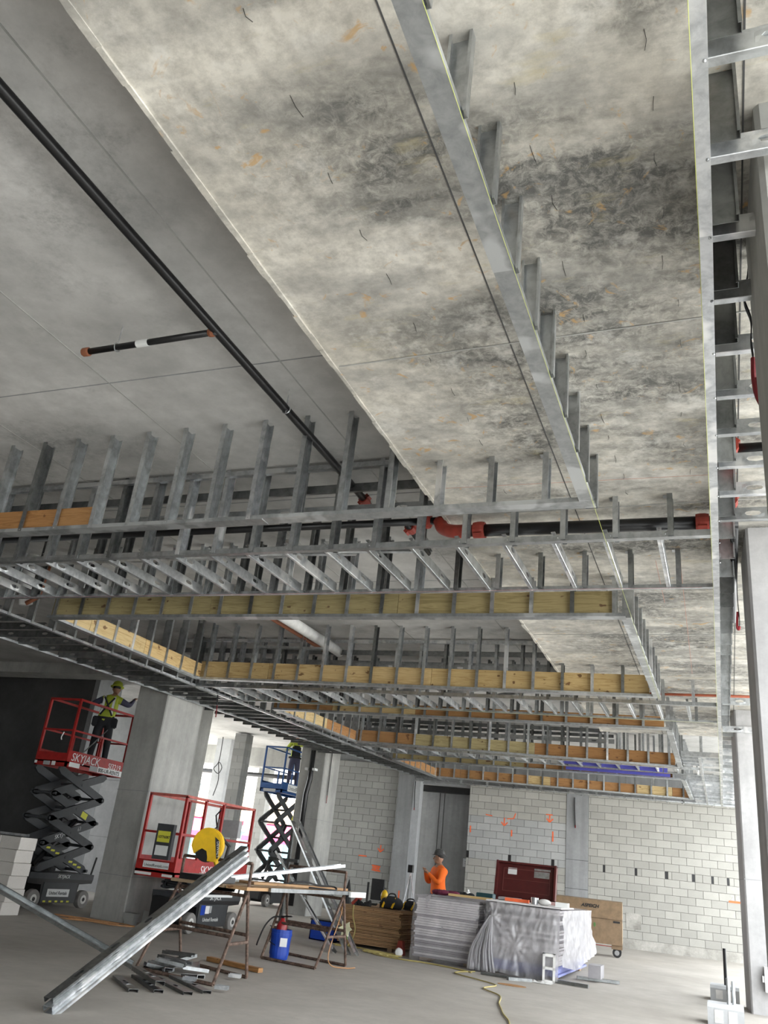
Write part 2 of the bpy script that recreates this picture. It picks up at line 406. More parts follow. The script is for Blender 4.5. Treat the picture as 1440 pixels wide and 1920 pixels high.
for y in (4.6, 7.0, 9.6): fin(CEIL, (-12, y, ZH-.001), (XD-.1, y, ZH-.001), 'wall_grey', 0.009, 0.005)
# tie wires left hanging from the dropped slab
b = NB()
for x0 in (-1.55, -0.62, -0.13, 0.13):
    y = 1.6+random.random()*.3
    while y < 6.2:
        x = x0+random.uniform(-.03, .03); a = random.uniform(.05, .12)
        tube(b, [(x, y, ZD), (x+random.uniform(-.006, .006), y+a*.5, ZD-.005), (x+random.uniform(-.01, .01), y+a, ZD-.003)], 0.0013, 4)
        y += random.uniform(.28, .46)
obj('tie_wires', b, 'black_paint', DROP, kind='stuff')

# far walls: dark wall left, light wall behind it, beams, wall behind the camera
bm = NB(); box(bm, -19.5, -13.85, 16.0, 16.85, 0, ZH)
obj('wall_left', bm, 'shaded_wall_and_seam', kind='structure', label='dark shadowed concrete wall behind the raised red lift', cat='wall')  # lack of light on this wall is put into its colour
bm = NB(); box(bm, -13.84, -13.7, 16.0, 16.85, 0, ZH); obj('trim_1', bm, 'wall_grey', kind='structure', label='end face of the dark wall, coloured lighter for the light on it', cat='wall')  # same wall as the dark one; light on its side is coloured in
bm = NB(); box(bm, -17, -13.3, 19.0, 19.3, 0, ZH); WL = obj('wall_left_light', bm, 'wall_light', kind='structure', label='light grey concrete wall between dark wall and square column', cat='wall')
for z in (1.3, 2.7): fin(WL, (-17, 18.998, z), (-13.3, 18.998, z), 'wall_grey', 0.012, 0.012)
bm = NB(); box(bm, -20, -9.9, 14.6, 15.2, 4.55, ZH); obj('trim_2', bm, 'column_concrete', kind='structure', label='concrete downstand beam above the dark wall', cat='beam')
bm = NB(); box(bm, -18, -10.6, 27.0, 27.6, 4.15, ZH); obj('trim_3', bm, 'column_concrete', kind='structure', label='concrete beam above the bright street opening', cat='beam')
bm = NB(); box(bm, -20, 1.35, -14.3, -14, 0, ZH); obj('wall_rear', bm, 'shaded_wall_and_seam', kind='structure', label='concrete wall behind the viewpoint', cat='wall')  # unseen; coloured dark to cut the fill light from behind
bm = NB(); box(bm, -19.3, -19.0, -14, 16, 0, ZH); obj('wall_left_side', bm, 'shaded_wall_and_seam', kind='structure', label='concrete side wall on the far left', cat='wall')  # out of view; dark colour keeps bounce off the left side

# columns
def column(name, quad, z1, mat, label, joints=()):
    b = NB(); c = 0.02
    prism(b, quad, 0, z1, 'z')
    es = [e for e in b.edges if abs((e.verts[0].co-e.verts[1].co).z) > 0.5]
    bmesh.ops.bevel(b, geom=es, offset=c, segments=1, affect='EDGES')
    o = obj(name, b, mat, kind='structure', label=label, cat='column')
    for z in joints:
        b = NB(); cx = sum(p[0] for p in quad)/4; cy = sum(p[1] for p in quad)/4
        prism(b, [(cx+(p[0]-cx)*1.004, cy+(p[1]-cy)*1.004) for p in quad], z, z+0.008, 'z'); obj('pour_joint', b, 'wall_grey', o)
    return o
C1 = column('concrete_column', [(-10.50, 13.4), (-9.72, 13.3), (-9.70, 14.5), (-10.5, 14.5)], ZH, 'column_concrete', 'big square concrete column between the two red lifts', (0.72, 2.15))
column('concrete_column', [(-13.25, 18.6), (-12.58, 18.6), (-12.56, 19.3), (-13.25, 19.3)], ZH, 'column_concrete', 'dim concrete column right behind the big square column')
C2 = column('concrete_column', [(-10.74, 21.15), (-10.0, 21.15), (-9.96, 22.05), (-10.7, 22.05)], ZH, 'column_concrete', 'concrete column with black pipe beside the blue lift', (2.3,))
N3 = column('concrete_column', [(.205, 14.6), (1.0, 14.66), (.94, 15.52), (.142, 15.46)], ZH, 'column_pale', 'pale far column at right, beyond the nearer light column', (1.75,))
N2 = column('concrete_column', [(.265, 7.0), (1.1, 7.02), (1.08, 7.88), (.24, 7.86)], ZD, 'column_pale', 'pale concrete column at the right edge under the ladder framing')
N1 = column('concrete_column', [(.236, 2.65), (1.1, 2.65), (1.1, 3.5), (.221, 3.5)], ZD, 'column_concrete', 'nearest concrete column at the top right corner with strap')

# ---------------------------------------------------------------- back wall of concrete blocks
def wallM(u, z, off=0.0):
    x, y = YW(u); p = V((x, y, z))+WEN*off
    return frame(p, WEX, -WEN, (0, 0, 1))       # local x along, y away from the room, z up
BW, BH = 0.4064, 0.2032
def blkmesh(wd, h=BH, d=0.06, name='block'):
    key = ('blk', round(wd, 4), h, d)
    if key not in CM:
        b = NB(); g = 0.0045
        box(b, g, wd-g, 0, d, g, h-g)
        es = [e for e in b.edges if all(v.co.y < 1e-6 for v in e.verts)]
        bmesh.ops.bevel(b, geom=es, offset=0.004, segments=1, affect='EDGES')
        me = bpy.data.meshes.new('block'); bmesh.ops.recalc_face_normals(b, faces=b.faces); b.to_mesh(me); b.free(); CM[key] = me
    return CM[key]
def blockwall(name, u0, u1, z0, ztop, label, matfn, holes=(), phase=0.0, top2=None):
    b = NB(); box(b, u0, u1, 0.012, 0.19, 0, ztop, wallM(0, 0))
    wo = obj(name, b, 'mortar', kind='structure', label=label, cat='wall')
    r = 0; z = z0
    while z < ztop-0.03:
        h = min(BH, ztop-z); u = u0; k = math.floor((u0-phase)/BW)-1; odd = r % 2
        edges = [phase+(k+i)*BW+(BW/2 if odd else 0) for i in range(int((u1-u0)/BW)+5)]
        cuts = sorted(set([u0]+[e for e in edges if u0+0.03 < e < u1-0.03]+[u1]))
        for a, c in zip(cuts, cuts[1:]):
            segs = [(a, c)]
            for hu, hz, hw in holes:
                if z-0.01 < hz < z+h-0.01:
                    ns = []
                    for s0, s1 in segs:
                        if s0 < hu+hw/2 and s1 > hu-hw/2:
                            if hu-hw/2-s0 > 0.03: ns.append((s0, hu-hw/2))
                            if s1-hu-hw/2 > 0.03: ns.append((hu+hw/2, s1))
                        else: ns.append((s0, s1))
                    segs = ns
            for s0, s1 in segs:
                obj('block', blkmesh(s1-s0, h), matfn((s0+s1)/2, z+h/2), wo, wallM(s0, z, random.uniform(-.002, .003)))
        z += BH; r += 1
    return wo
ZB = 2.075-9*BH      # top of the curb
SL = [(0.184, 2.0, .06), (1.063, 2.0, .065), (1.889, 2.0, .085), (2.605, 2.0, .08), (3.102, 2.0, .06), (3.509, 2.0, .06)]
WR = blockwall('wall_back_right', -0.258, 5.2, ZB, 3.96, 'pale concrete block wall with a row of black slots', lambda u, z: 'block_grey', SL, 0.0)
SM = [(-3.79, 2.05, .07), (-2.532, 2.05, .085), (-1.268, 2.05, .085)]
def midmat(u, z): return 'block_painted' if 1.86 < z < 3.15 else 'block_grey'
WMID = blockwall('wall_back_middle', -3.83, -0.896, ZB, 4.0, 'concrete block wall with grey washed band above the red chest', midmat, SM, 0.1)
WLF = blockwall('wall_back_left', -9.0, -6.05, ZB-0.09, 4.4, 'dim concrete block wall with orange marks beside the pipe column', lambda u, z: 'block_left', (), 0.13)
for o, holes in ((WR, SL), (WMID, SM)):
    for hu, hz, hw in holes:
        b = NB(); box(b, hu-hw/2, hu+hw/2, 0.008, 0.0125, 1.88, 2.07, wallM(0, 0)); obj('slot', b, 'black_paint', o)  # black plates paint the shade inside each slot
def wstruct(name, u0, u1, y0, y1, z0, z1, mat, label, cat='wall'):
    b = NB(); box(b, u0, u1, y0, y1, z0, z1, wallM(0, 0)); return obj(name, b, mat, kind='structure', label=label, cat=cat)
PR = wstruct('wall_back_pilaster', -0.896, -0.258, -0.02, 0.25, 0, 4.05, 'wall_grey', 'flush grey concrete pilaster between the block walls', 'pilaster')
PL = wstruct('wall_back_pilaster', -6.05, -5.56, -0.3, 0.2, 0, 4.15, 'wall_grey', 'grey concrete pilaster left of the tall recess', 'pilaster')
PL2 = wstruct('trim_4', -5.56, -5.38, -0.1, 0.3, 0, 4.1, 'wall_light', 'pale concrete jamb of the tall recess', 'jamb')
REC = wstruct('wall_recess', -5.6, -3.6, 1.2, 1.4, 0, 3.75, 'wall_grey', 'grey stained concrete wall in the tall recess', 'wall')
wstruct('wall_recess_head', -5.6, -3.6, 1.0, 1.2, 3.75, 4.3, 'black_paint', 'solid black block standing in for shade at the tall recess head', 'shade block')  # no real gap: solid block, darkness put into its black colour
wstruct('wall_recess_side', -3.83, -3.6, 0.19, 1.2, 0, 4.1, 'wall_grey', 'grey side of the tall recess', 'wall')
for uu in (-5.0, -4.85, -3.95):
    b = NB(); bar(b, (uu, 1.19, 0), (uu, 1.19, 3.75), 0.02); bm2 = b; bmesh.ops.transform(b, matrix=wallM(0, 0), verts=b.verts); obj('form_seam', b, 'shaded_wall_and_seam', REC)
wstruct('wall_back_upper', -9.2, 5.2, 0.2, 0.5, 3.9, ZH, 'wall_grey', 'concrete beam above the block wall behind the framing', 'beam')
CURB = wstruct('baseboard_back', -0.9, 5.2, -0.06, 0.2, 0, ZB, 'curb_concrete', 'rough stained concrete curb under the block wall', 'curb')
for z in (1.35, 2.12): 
    b = NB(); box(b, -0.9, -0.254, -0.0225, 0, z, z+.012, wallM(0, 0)); obj('pour_joint', b, 'shaded_wall_and_seam', PR)
# patch panel, paper sign, orange spray marks
b = NB(); box(b, .78, 1.18, -0.012, 0.004, .5, .9, wallM(0, 0)); obj('patch_panel', b, 'curb_concrete', WR)
def mark(parent, strokes, wd=0.035, mat='spray_orange', off=0.008):
    b = NB()
    for s in strokes:
        for (a, c), (d, e) in zip(s, s[1:]):
            L = math.hypot(d-a, e-c); dx, dz = (d-a)/L, (e-c)/L
            vs = [bm_v for bm_v in box(b, -wd/2, wd/2, -0.0015, 0.0015, 0, L, wallM(0, 0) @ frame((a, -off, c), (dz, 0, -dx), (0, 1, 0), (dx, 0, dz)))]
    return obj('spray_mark', b, mat, parent)
def arrow(parent, u, z1, z0): mark(parent, [[(u, z1), (u, z0)], [(u-.09, z0+.1), (u, z0), (u+.1, z0+.1)]])
arrow(WMID, -2.73, 3.1, 2.87); mark(WMID, [[(-3.3, 3.14), (-3.1, 3.12)], [(-2.65, 3.07), (-2.45, 3.10), (-2.4, 3.25)]], .03)
arrow(WMID, -1.385, 3.3, 3.09); mark(WMID, [[(-1.5, 3.3), (-1.3, 3.3)]], .03)
for u, a, c in ((-3.75, 2.78, 2.59), (-2.5, 2.77, 2.59), (-1.285, 2.84, 2.56)): mark(WMID, [[(u, a), (u+.005, c)]], .04)
arrow(WLF, -6.5, 1.96, 1.76); mark(WLF, [[(-7.18, 1.6), (-6.92, 1.6)]])
mark(WLF, [[(-6.72, 1.36), (-6.45, 1.34)], [(-6.7, 1.3), (-6.47, 1.29)], [(-6.72, 1.24), (-6.44, 1.22)], [(-6.6, 1.36), (-6.6, 1.2)], [(-6.5, 1.34), (-6.52, 1.2)]], .045)
mark(PL, [[(-5.72, .75), (-5.72, .45)]], .04, off=.308)
mark(WR, [[(3.5, 1.48), (4.3, 1.48)]], .05); 
text('2 6.0', 0.16, 'label_white', WR, wallM(3.56, 1.53, 0.009).translation, WEX, (0, 0, 1))
b = NB(); box(b, -4.12, -3.88, 1.185, 1.199, 1.62, 1.86, wallM(0, 0))
PS = obj('paper_notice', b, 'paper', label='small white paper notice on the grey recess wall', cat='notice')
b = NB(); box(b, -4.06, -3.94, 1.1835, 1.185, 1.76, 1.775, wallM(0, 0)); box(b, -4.06, -3.94, 1.1835, 1.185, 1.70, 1.712, wallM(0, 0)); obj('print', b, 'label_black', PS)

# ================================================================== CEILING FRAMING
CLIP = NB(); box(CLIP, -0.03, 0.0, -0.03, 0.03, -0.003, 0); box(CLIP, -0.003, 0.0, -0.03, 0.03, -0.05, 0)
me = bpy.data.meshes.new('clip'); bmesh.ops.recalc_face_normals(CLIP, faces=CLIP.faces); CLIP.to_mesh(me); CLIP.free(); CLIPM = me
def lerp(a, b, t): return V(a)+(V(b)-V(a))*t
def stud_at(root, x, y, zb, d, mat=None, clip=True, zt=None, dep=0.118):
    """vertical stud of a hanging wall whose run direction is d"""
    zt = zt or slab(x, y); mt = mat or random.choice(['galvanized_steel']*4+['galvanized_bright', 'galvanized_dark'])
    zt = round(zt, 3)
    member('stud', root, (x, y, zb), (x, y, zt), d, mt, dep, 0.042, 0.012)
    if clip:
        n = V((d[0], d[1], 0)).normalized()
        obj('clip', CLIPM, 'galvanized_steel', root, frame((x, y, zt-0.001), n, n.orthogonal() if False else V((-n.y, n.x, 0)), (0, 0, 1)))
def hang(root, A, B, zb, sp=0.406, ph=0.0, mat=None, tmat='galvanized_steel', board=None, dirsign=1, clip=True, skip=None):
    """hanging stud wall between plan points A and B: bottom track + studs (+ wood blocking board)"""
    A3, B3 = V((A[0], A[1], zb)), V((B[0], B[1], zb)); d = (B3-A3); L = d.length; d.normalize()
    member('track', root, A3, B3, (0, 0, 1), tmat, 0.094 if abs(d.y) > .7 else 0.12, 0.034, 0)
    s = ph
    while s < L-0.02:
        p = A3+d*s
        if not skip or not skip(p): stud_at(root, p.x, p.y, zb+0.004, d*dirsign, mat, clip)
        s += sp
    if board:
        z0, z1, mats, side, segs = board
        n = V((-d.y, d.x, 0))*side
        for a, c, mt in segs:
            b = NB(); box(b, a+.003, c-.003, -0.019, 0.019, z0, z1, frame(A3-V((0, 0, zb))+n*0.024, d, V((-d.y, d.x, 0)), (0, 0, 1)))
            obj('board', b, mt, root)
Z1, Z2 = 3.84, 3.90
# --- coffer 1 (nearest): right side and far side
K1 = empty('coffer_frame', (-3.5, 5.45, Z1), 'nearest galvanized coffer frame, its corner directly overhead', 'ceiling frame')
member('track', K1, (-0.806, -1.5, Z1), (-0.806, 2.9, Z1), (0, 0, 1), 'galvanized_stained', 0.094, 0.034, 0)
member('track', K1, (-0.806, 2.9, Z1+.003), (-0.806, 5.5, Z1+.003), (0, 0, 1), 'galvanized_stained', 0.092, 0.034, 0)
for i in range(12): stud_at(K1, -0.785, 0.77+0.433*i, Z1+.004, (0, -1, 0), 'galvanized_steel', dep=0.092)
member('track', K1, (-8.0, 5.465, Z1), (-3.4, 5.465, Z1), (0, 0, 1), 'galvanized_stained', 0.122, 0.034, 0)
member('track', K1, (-3.5, 5.46, Z1+.003), (-0.75, 5.455, Z1+.003), (0, 0, 1), 'galvanized_stained', 0.12, 0.034, 0)
for i in range(18): stud_at(K1, -1.12-0.406*i, 5.462, Z1+.004, (1, 0, 0))
for a, c in ((-8.0, -5.62), (-5.6, -5.2)):
    b = NB(); box(b, a, c, 5.44, 5.478, 3.862, 4.065); obj('board', b, 'wood_orange', K1)
# --- coffers 2-4
def pick(seq):
    out = []; s = 0
    for L, mt in seq: out.append((s, s+L, mt)); s += L
    return out
K2 = empty('coffer_frame', (-4.4, 10, Z1), 'second coffer frame with wood blocking, behind the first wide beam', 'ceiling frame')
hang(K2, (-8.03, 8.15), (-.82, 8.17), Z1, .412, .08, board=(3.885, 4.12, None, 1, pick([(2.4, 'wood_green'), (2.4, 'wood_green'), (2.3, 'wood_green')])), tmat='galvanized_stained')
hang(K2, (-.82, 8.17), (-.79, 11.85), Z1, .41, .2, tmat='galvanized_stained')
hang(K2, (-7.93, 11.55), (-.79, 11.85), Z1, .41, .12, board=(3.868, 4.145, None, 1, pick([(1.25, 'wood_pine'), (2.7, 'wood_pine'), (3.1, 'wood_pine')])))
hang(K2, (-8.0, 8.2), (-7.93, 11.55), Z1, .405, .3, board=(3.868, 4.09, None, -1, pick([(.62, 'wood_pine'), (1.2, 'wood_pine'), (1.5, 'wood_pine')])))
member('header', K2, (-6.95, 11.6, 4.42), (-5.75, 11.65, 4.42), (0, 0, -1), 'galvanized_steel', 0.092, .034, 0)
K3 = empty('coffer_frame', (-4.3, 16, Z1), 'third coffer frame with mixed brown and yellow wood blocking', 'ceiling frame')
hang(K3, (-7.85, 14.03), (-.78, 14.3), Z1, .41, .1, board=(3.87, 4.05, None, 1, pick([(1.2, 'wood_orange'), (1.6, 'wood_pine'), (4.2, 'wood_orange')])))
hang(K3, (-.78, 14.3), (-.82, 18.6), Z1, .41, .2, tmat='galvanized_stained')
hang(K3, (-7.64, 17.6), (-.82, 18.6), Z1, .41, .1, board=(3.865, 4.12, None, 1, pick([(1.35, 'wood_orange'), (2.6, 'wood_green'), (2.85, 'wood_orange')])))
hang(K3, (-7.83, 14.1), (-7.64, 17.6), Z1, .405, .2, board=(3.865, 4.07, None, -1, pick([(.5, 'wood_pine'), (1.5, 'wood_pine'), (1.4, 'wood_orange')])))
K4 = empty('coffer_frame', (-4.2, 22, Z1), 'farthest coffer frame with wood blocking, next to the block wall', 'ceiling frame')
hang(K4, (-7.73, 20.25), (-.85, 20.6), Z1, .41, .1, board=(3.87, 4.0, None, 1, pick([(3.3, 'wood_green'), (3.4, 'wood_orange')])))
hang(K4, (-.85, 20.6), (-.82, 24.6), Z1, .41, .2, tmat='galvanized_stained')
hang(K4, (-7.63, 23.55), (-.82, 24.6), Z1, .41, .1, board=(3.862, 4.11, None, 1, pick([(.7, 'wood_orange'), (1.9, 'wood_orange'), (.6, 'wood_pine'), (2.3, 'wood_orange'), (.9, 'wood_pine'), (.45, 'wood_orange')])))
hang(K4, (-7.72, 20.3), (-7.63, 23.55), Z1, .405, .2, board=(3.865, 4.07, None, -1, pick([(1.6, 'wood_orange'), (1.6, 'wood_orange')])))

# --- cross beams between the coffers: two tracks, joists with slots between, studs up to the slab
def beam(label, nL, nR, fL, fR, x0, n, sp, zoff=0.0):
    root = empty('beam_frame', ((nL[0]+nR[0])/2, (nL[1]+fL[1])/2, Z2), label, 'ceiling frame')
    nl, nr, fl, fr = [V((*p, Z2)) for p in (nL, nR, fL, fR)]
    member('track', root, nl, nr, (0, 0, 1), 'galvanized_steel', 0.06, 0.05, 0)
    member('track', root, fl, fr, (0, 0, 1), 'galvanized_steel', 0.05, 0.034, 0)
    d = (nr-nl).normalized()
    for i in range(n):
        x = x0-sp*i
        a = lerp(nl, nr, (x-nl.x)/(nr.x-nl.x)); c = lerp(fl, fr, (x-fl.x)/(fr.x-fl.x))
        L = (c-a).length
        st = random.uniform(.25, .45)
        member('joist', root, a+V((0, .02, .055)), c+V((0, -.02, .055)), (-1, 0, 0), random.choice(['galvanized_bright', 'galvanized_steel', 'galvanized_bright']), 0.092, 0.036, 0.009, (round(L*.22, 2), round(L*.74, 2)))
        stud_at(root, a.x+.05, a.y+.01, Z2+.006, (1, 0, 0), None, True)
        stud_at(root, c.x+.05, c.y-.01, Z2+.006, (1, 0, 0), random.choice(['galvanized_dark', 'galvanized_steel']), True)
        if i % 2 == 1 and x < XD-.4:      # diagonal kicker braces
            member('brace', root, a+V((.08, .1, .06)), V((c.x+.62, c.y-.1, Z2+.42)), (0, 1, 0), 'galvanized_steel', 0.06, .03, 0)
    return root
BA = beam('near cross beam frame of slotted joists, running wall to wall', (-9.1, 6.335), (0.0, 6.275), (-9.0, 7.50), (0.0, 7.475), -.36, 22, .412)
BB = beam('middle cross beam frame of slotted joists, past the second coffer', (-9.3, 12.38), (0.0, 12.63), (-8.8, 13.55), (0.0, 13.86), -.42, 21, .41)
BC = beam('far cross beam frame carrying the blue sheet', (-8.4, 18.55), (-.05, 19.3), (-8.2, 19.4), (-.05, 20.15), -.5, 19, .41)
for root, y, yb in ((BA, 6.33, 6.4), (BB, 12.45, 12.5), (BC, 18.9, 18.9)):
    member('cross_channel', root, (-9.0, y-.07, 4.70), (XD-.05, y-.07, 4.70), (0, 0, 1), 'galvanized_bright', 0.05, .05, 0)
    member('cross_channel', root, (-9.0, y+.08, 4.58), (XD-.08, y+.08, 4.58), (0, 1, 0), 'galvanized_dark', 0.08, .03, 0)
    member('cross_channel', root, (-9.0, y+.10, 4.36), (XD+.02, y+.10, 4.36), (0, 1, 0), 'galvanized_steel', 0.092, .03, 0, tuple(0.4+1.2*i for i in range(6)))
    if root is not BA:
        for z in (4.32, 4.5, 4.62): member('cross_channel', root, (-8.6, y+.9, z), (XD-.1, y+1.0, z), (0, 1, 0), random.choice(['galvanized_steel', 'galvanized_dark']), 0.07, .03, 0)
# blue sheet on the far beam
b = NB(); bar(b, (-3.45, 19.75, 4.02), (-1.15, 19.98, 3.985), .012, .16); BL = obj('blue_sheet', b, 'blue_board', label='deep blue painted board lying in the far cross beam', cat='board')
b = NB(); bar(b, (-3.4, 20.2, 3.9), (-1.12, 20.42, 3.9), .06, .06); obj('rail', b, 'blue_board', BL)

# screw heads on the nearest tracks
b = NB(); lathe(b, [(.007, 0), (.006, .003), (.002, .005)], 7); SCM = bpy.data.meshes.new('screw'); b.to_mesh(SCM); b.free(); SCM.materials.append(MAT['galvanized_bright'])
def screw(root, p, n):
    n = V(n); x = n.orthogonal().normalized(); obj('screw', SCM, None, root, frame(p, x, n.cross(x), n))
for i in range(14):
    screw(K1, (-1.10-.406*i, 5.406, Z1+.02), (0, -1, 0)); screw(BA, (-.33-.412*i, 6.246+.0066*.4*i, Z2+.025), (0, -1, 0)); screw(BA, (-.37-.412*i, 7.46, Z2-.002), (0, 0, -1))
# --- right ladder soffit
RS = empty('soffit_frame', (0.05, 10, Z2), 'bright ladder-like soffit frame running beside the right columns', 'ceiling frame')
for (a, c) in (((.042, -1.5), (.040, 2.95)), ((.040, 2.95), (.02, 7.45)), ((.02, 7.45), (-.02, 13.0)), ((-.02, 13.0), (-.085, 26.4))):
    member('track', RS, (*a, Z2), (*c, Z2), (0, 0, 1), 'galvanized_bright', 0.052, 0.05, 0)
for yy in [2.1+.431*i for i in range(12)]: screw(RS, (.055, yy, Z2-.002), (0, 0, -1))
y = 0.80; k = 0
while y < 26:
    xr = .04-.125*max(0, y-7)/19
    long_ = y < 6.3 or 12.3 < y < 12.8 or y > 14.2
    if long_: member('joist', RS, (xr+.025, y+.0, Z2+.047), (1.2, y+.01, Z2+.047), (0, 1, 0), 'galvanized_bright' if k % 3 else 'galvanized_steel', 0.092, .04, .009, (.22, .75))
    if y < 14.4: stud_at(RS, xr+.07, y-.06, Z2+.004, (0, -1, 0), 'galvanized_dark' if y < 5 else 'galvanized_steel', True)
    if y > 17.4 and not (18.8 < y < 20.3): member('joist', RS, (-.76, y, Z2+.05), (xr-.03, y, Z2+.05), (0, 1, 0), 'galvanized_bright', 0.092, .04, .009)
    y += .431 if y < 14 else .405; k += 1
member('track', RS, (1.2, -1.5, Z2), (1.2, 26.4, Z2), (0, 0, 1), 'galvanized_steel', 0.06, 0.05, 0)
member('track', RS, (-.42, 17.5, Z2-.0), (-.46, 26.2, Z2), (0, 0, 1), 'galvanized_bright', 0.05, 0.03, 0)
# end trim against the block wall
ET = empty('perimeter_frame', (*YW(-1), 3.93), 'light steel edge track along the top of the block wall', 'ceiling frame')
pa, pc = V((*YW(-5.5), 3.92))+WEN*.35, V((*YW(4.2), 3.92))+WEN*.35
member('track', ET, pa, pc, (0, 0, 1), 'galvanized_steel', .05, .04, 0)
for i in range(24):
    p = pa+(pc-pa)*((i+.5)/24); q = V((*YW(-5.5+9.7*(i+.5)/24), 3.97))+WEN*.07
    member('joist', ET, p+V((0, 0, .05)), q, (-1, 0, 0), 'galvanized_bright', .092, .036, .009)
    if i % 2: stud_at(ET, p.x, p.y, 3.93, (1, 0, 0), None, False)

# --- left soffit
LS = empty('soffit_frame', (-9.4, 14, Z2), 'dark ladder soffit frame along the left side above the columns', 'ceiling frame')
inn = lambda y: -8.98+1.13*(y-5)/19.6
out = lambda y: -10.42+1.87*(y-6)/18
member('track', LS, (inn(5), 5, Z2), (inn(12.4), 12.4, Z2), (0, 0, 1), 'galvanized_bright', .07, .034, 0)
member('track', LS, (inn(12.4), 12.4, Z2), (inn(25.0), 25.0, Z2), (0, 0, 1), 'galvanized_bright', .07, .034, 0)
member('track', LS, (out(6), 6, Z2), (out(24.2), 24.2, Z2), (0, 0, 1), 'galvanized_steel', .05, .034, 0)
y = 5.6
while y < 25:
    member('joist', LS, (out(y) if y < 24 else -8.6, y, Z2+.05), (inn(y)-.02, y, Z2+.05), (0, 1, 0), 'galvanized_dark', .092, .036, .009, (.3, .95) if y < 14 else ())  # shade under the soffit is put into the dark steel of the joists
    stud_at(LS, inn(y)+.0, y+.1, Z2+.004, (0, 1, 0), 'galvanized_steel', True)
    if 14.8 < y < 20.8:
        member('joist', LS, (min(out(y)-.25, -10.1), y+.2, Z2+.12), (out(y)+.3, y+.2, Z2+.12), (0, 1, 0), 'galvanized_dark', .092, .036, .009, (.4,))
    y += .406

# --- string lines (each its own thing)
def string(p, q, mat, label, r=0.0011):
    b = NB(); tube(b, [p, q] if not isinstance(p, list) else p, r, 5); return obj('string_line', b, mat, label=label, cat='string')
string([(.014, -1.4, Z2-.004), (.012, 2.95, Z2-.004), (-.008, 7.45, Z2-.004), (-.012, 8.0, Z2-.004)], None, 'string_yellow', 'yellow string along the right ladder frame, near half')
string([(-.012, 8.0, Z2-.004), (-.048, 13.0, Z2-.004), (-.112, 26, Z2-.004)], None, 'string_yellow', 'yellow string along the right ladder frame, far half')
string((-.755, -1.4, Z1-.004), (-.76, 5.5, Z1-.004), 'string_yellow', 'yellow string along the nearest coffer track')
string((-.76, 5.5, Z1-.004), (-.77, 11.9, Z1-.004), 'string_yellow', 'yellow string spanning from the first to the second coffer corner')
string((-8.5, 7.45, Z2-.006), (-.1, 7.44, Z2-.006), 'string_pink', 'pink string along the near cross beam')
string((-8.0, 13.45, Z2-.006), (-.1, 13.83, Z2-.006), 'string_yellow', 'yellow string along the middle cross beam')
# chalk lines on the dropped slab
for p, q in (((-.28, 7.5), (-.34, 12.2)), ((-.5, 7.7), (-.5, 9.0)), ((-2.1, 5.9), (.2, 5.95))):
    fin(DROP, (*p, ZD-.0005), (*q, ZD-.0005), 'chalk_red', .0045, .002)

# ================================================================== PIPES
def pipe(pts, r, mat, parent=None, name='pipe', n=10, **kw):
    b = NB(); tube(b, pts, r, n); return obj(name, b, mat, parent, smooth=True, **kw)
def coupling(parent, p, axis, r):
    b = NB(); a = V(axis).normalized(); x = a.orthogonal().normalized(); F = frame(p, x, a.cross(x), a)
    lathe(b, [(r*1.0, -.05), (r*1.35, -.05), (r*1.45, -.02), (r*1.45, .02), (r*1.35, .05), (r*1.0, .05)], 12, F)
    box(b, r*1.2, r*1.9, -.02, .02, -.035, .035, F); box(b, -r*1.9, -r*1.2, -.02, .02, -.035, .035, F)
    return obj('coupling', b, 'red_coupling', parent)
SP = empty('sprinkler_pipe', (-3.1, 3, 4.62), 'long black sprinkler pipe under the left slab with capped branch', 'pipe')
pipe([(-3.08, -1.5, 4.60), (-3.12, 5.9, 4.62), (-3.13, 6.9, 4.60)], .034, 'black_pipe', SP)
pipe([(-3.10, 3.94, 4.60), (-4.22, 3.95, 4.60)], .024, 'black_pipe', SP, 'branch_pipe')
b = NB(); lathe(b, [(.03, -.03), (.034, -.02), (.034, .02), (.03, .03)], 10, frame((-4.23, 3.95, 4.60), (0, 1, 0), (0, 0, 1), (1, 0, 0))); obj('cap', b, 'copper_pipe', SP)
b = NB(); lathe(b, [(.03, -.02), (.034, 0), (.03, .02)], 10, frame((-3.14, 3.94, 4.60), (0, 1, 0), (0, 0, 1), (1, 0, 0))); obj('fitting', b, 'copper_pipe', SP)
b = NB(); lathe(b, [(.027, -.05), (.0275, 0), (.027, .05)], 10, frame((-3.72, 3.945, 4.60), (0, 1, 0), (0, 0, 1), (1, 0, 0))); obj('pipe_label', b, 'label_white', SP)
for p in ((-3.95, 3.95), (-3.10, 5.0), (-3.09, 1.5)):
    b = NB(); tube(b, [(*p, ZH), (*p, 4.57)], .005, 6); tube(b, [(p[0], p[1]+.03*math.cos(a), 4.60+.037*math.sin(a)) if p[0] < -3.5 else (p[0]+.037*math.cos(a), p[1], 4.60+.037*math.sin(a)) for a in [i*math.pi/6 for i in range(13)]], .004, 4); obj('hanger_rod', b, 'galvanized_bright', SP)
coupling(SP, (-3.13, 6.75, 4.6), (0, 1, -.03), .034)
SM_ = empty('sprinkler_main', (-1, 6.5, 4.11), 'black sprinkler main with red couplings crossing below the dropped slab', 'pipe')
pipe([(-2.0, 6.5, 4.125), (.2, 6.5, 4.11)], .054, 'black_pipe', SM_)
pipe([(-9, 6.62, 4.30), (-2.27, 6.6, 4.28)], .034, 'black_pipe', SM_)
b = NB(); tube(b, smooth_path([(-1.98, 6.5, 4.125), (-2.12, 6.52, 4.135), (-2.23, 6.55, 4.18), (-2.28, 6.57, 4.27)], 4), .06, 10); obj('elbow', b, 'red_coupling', SM_, smooth=True)
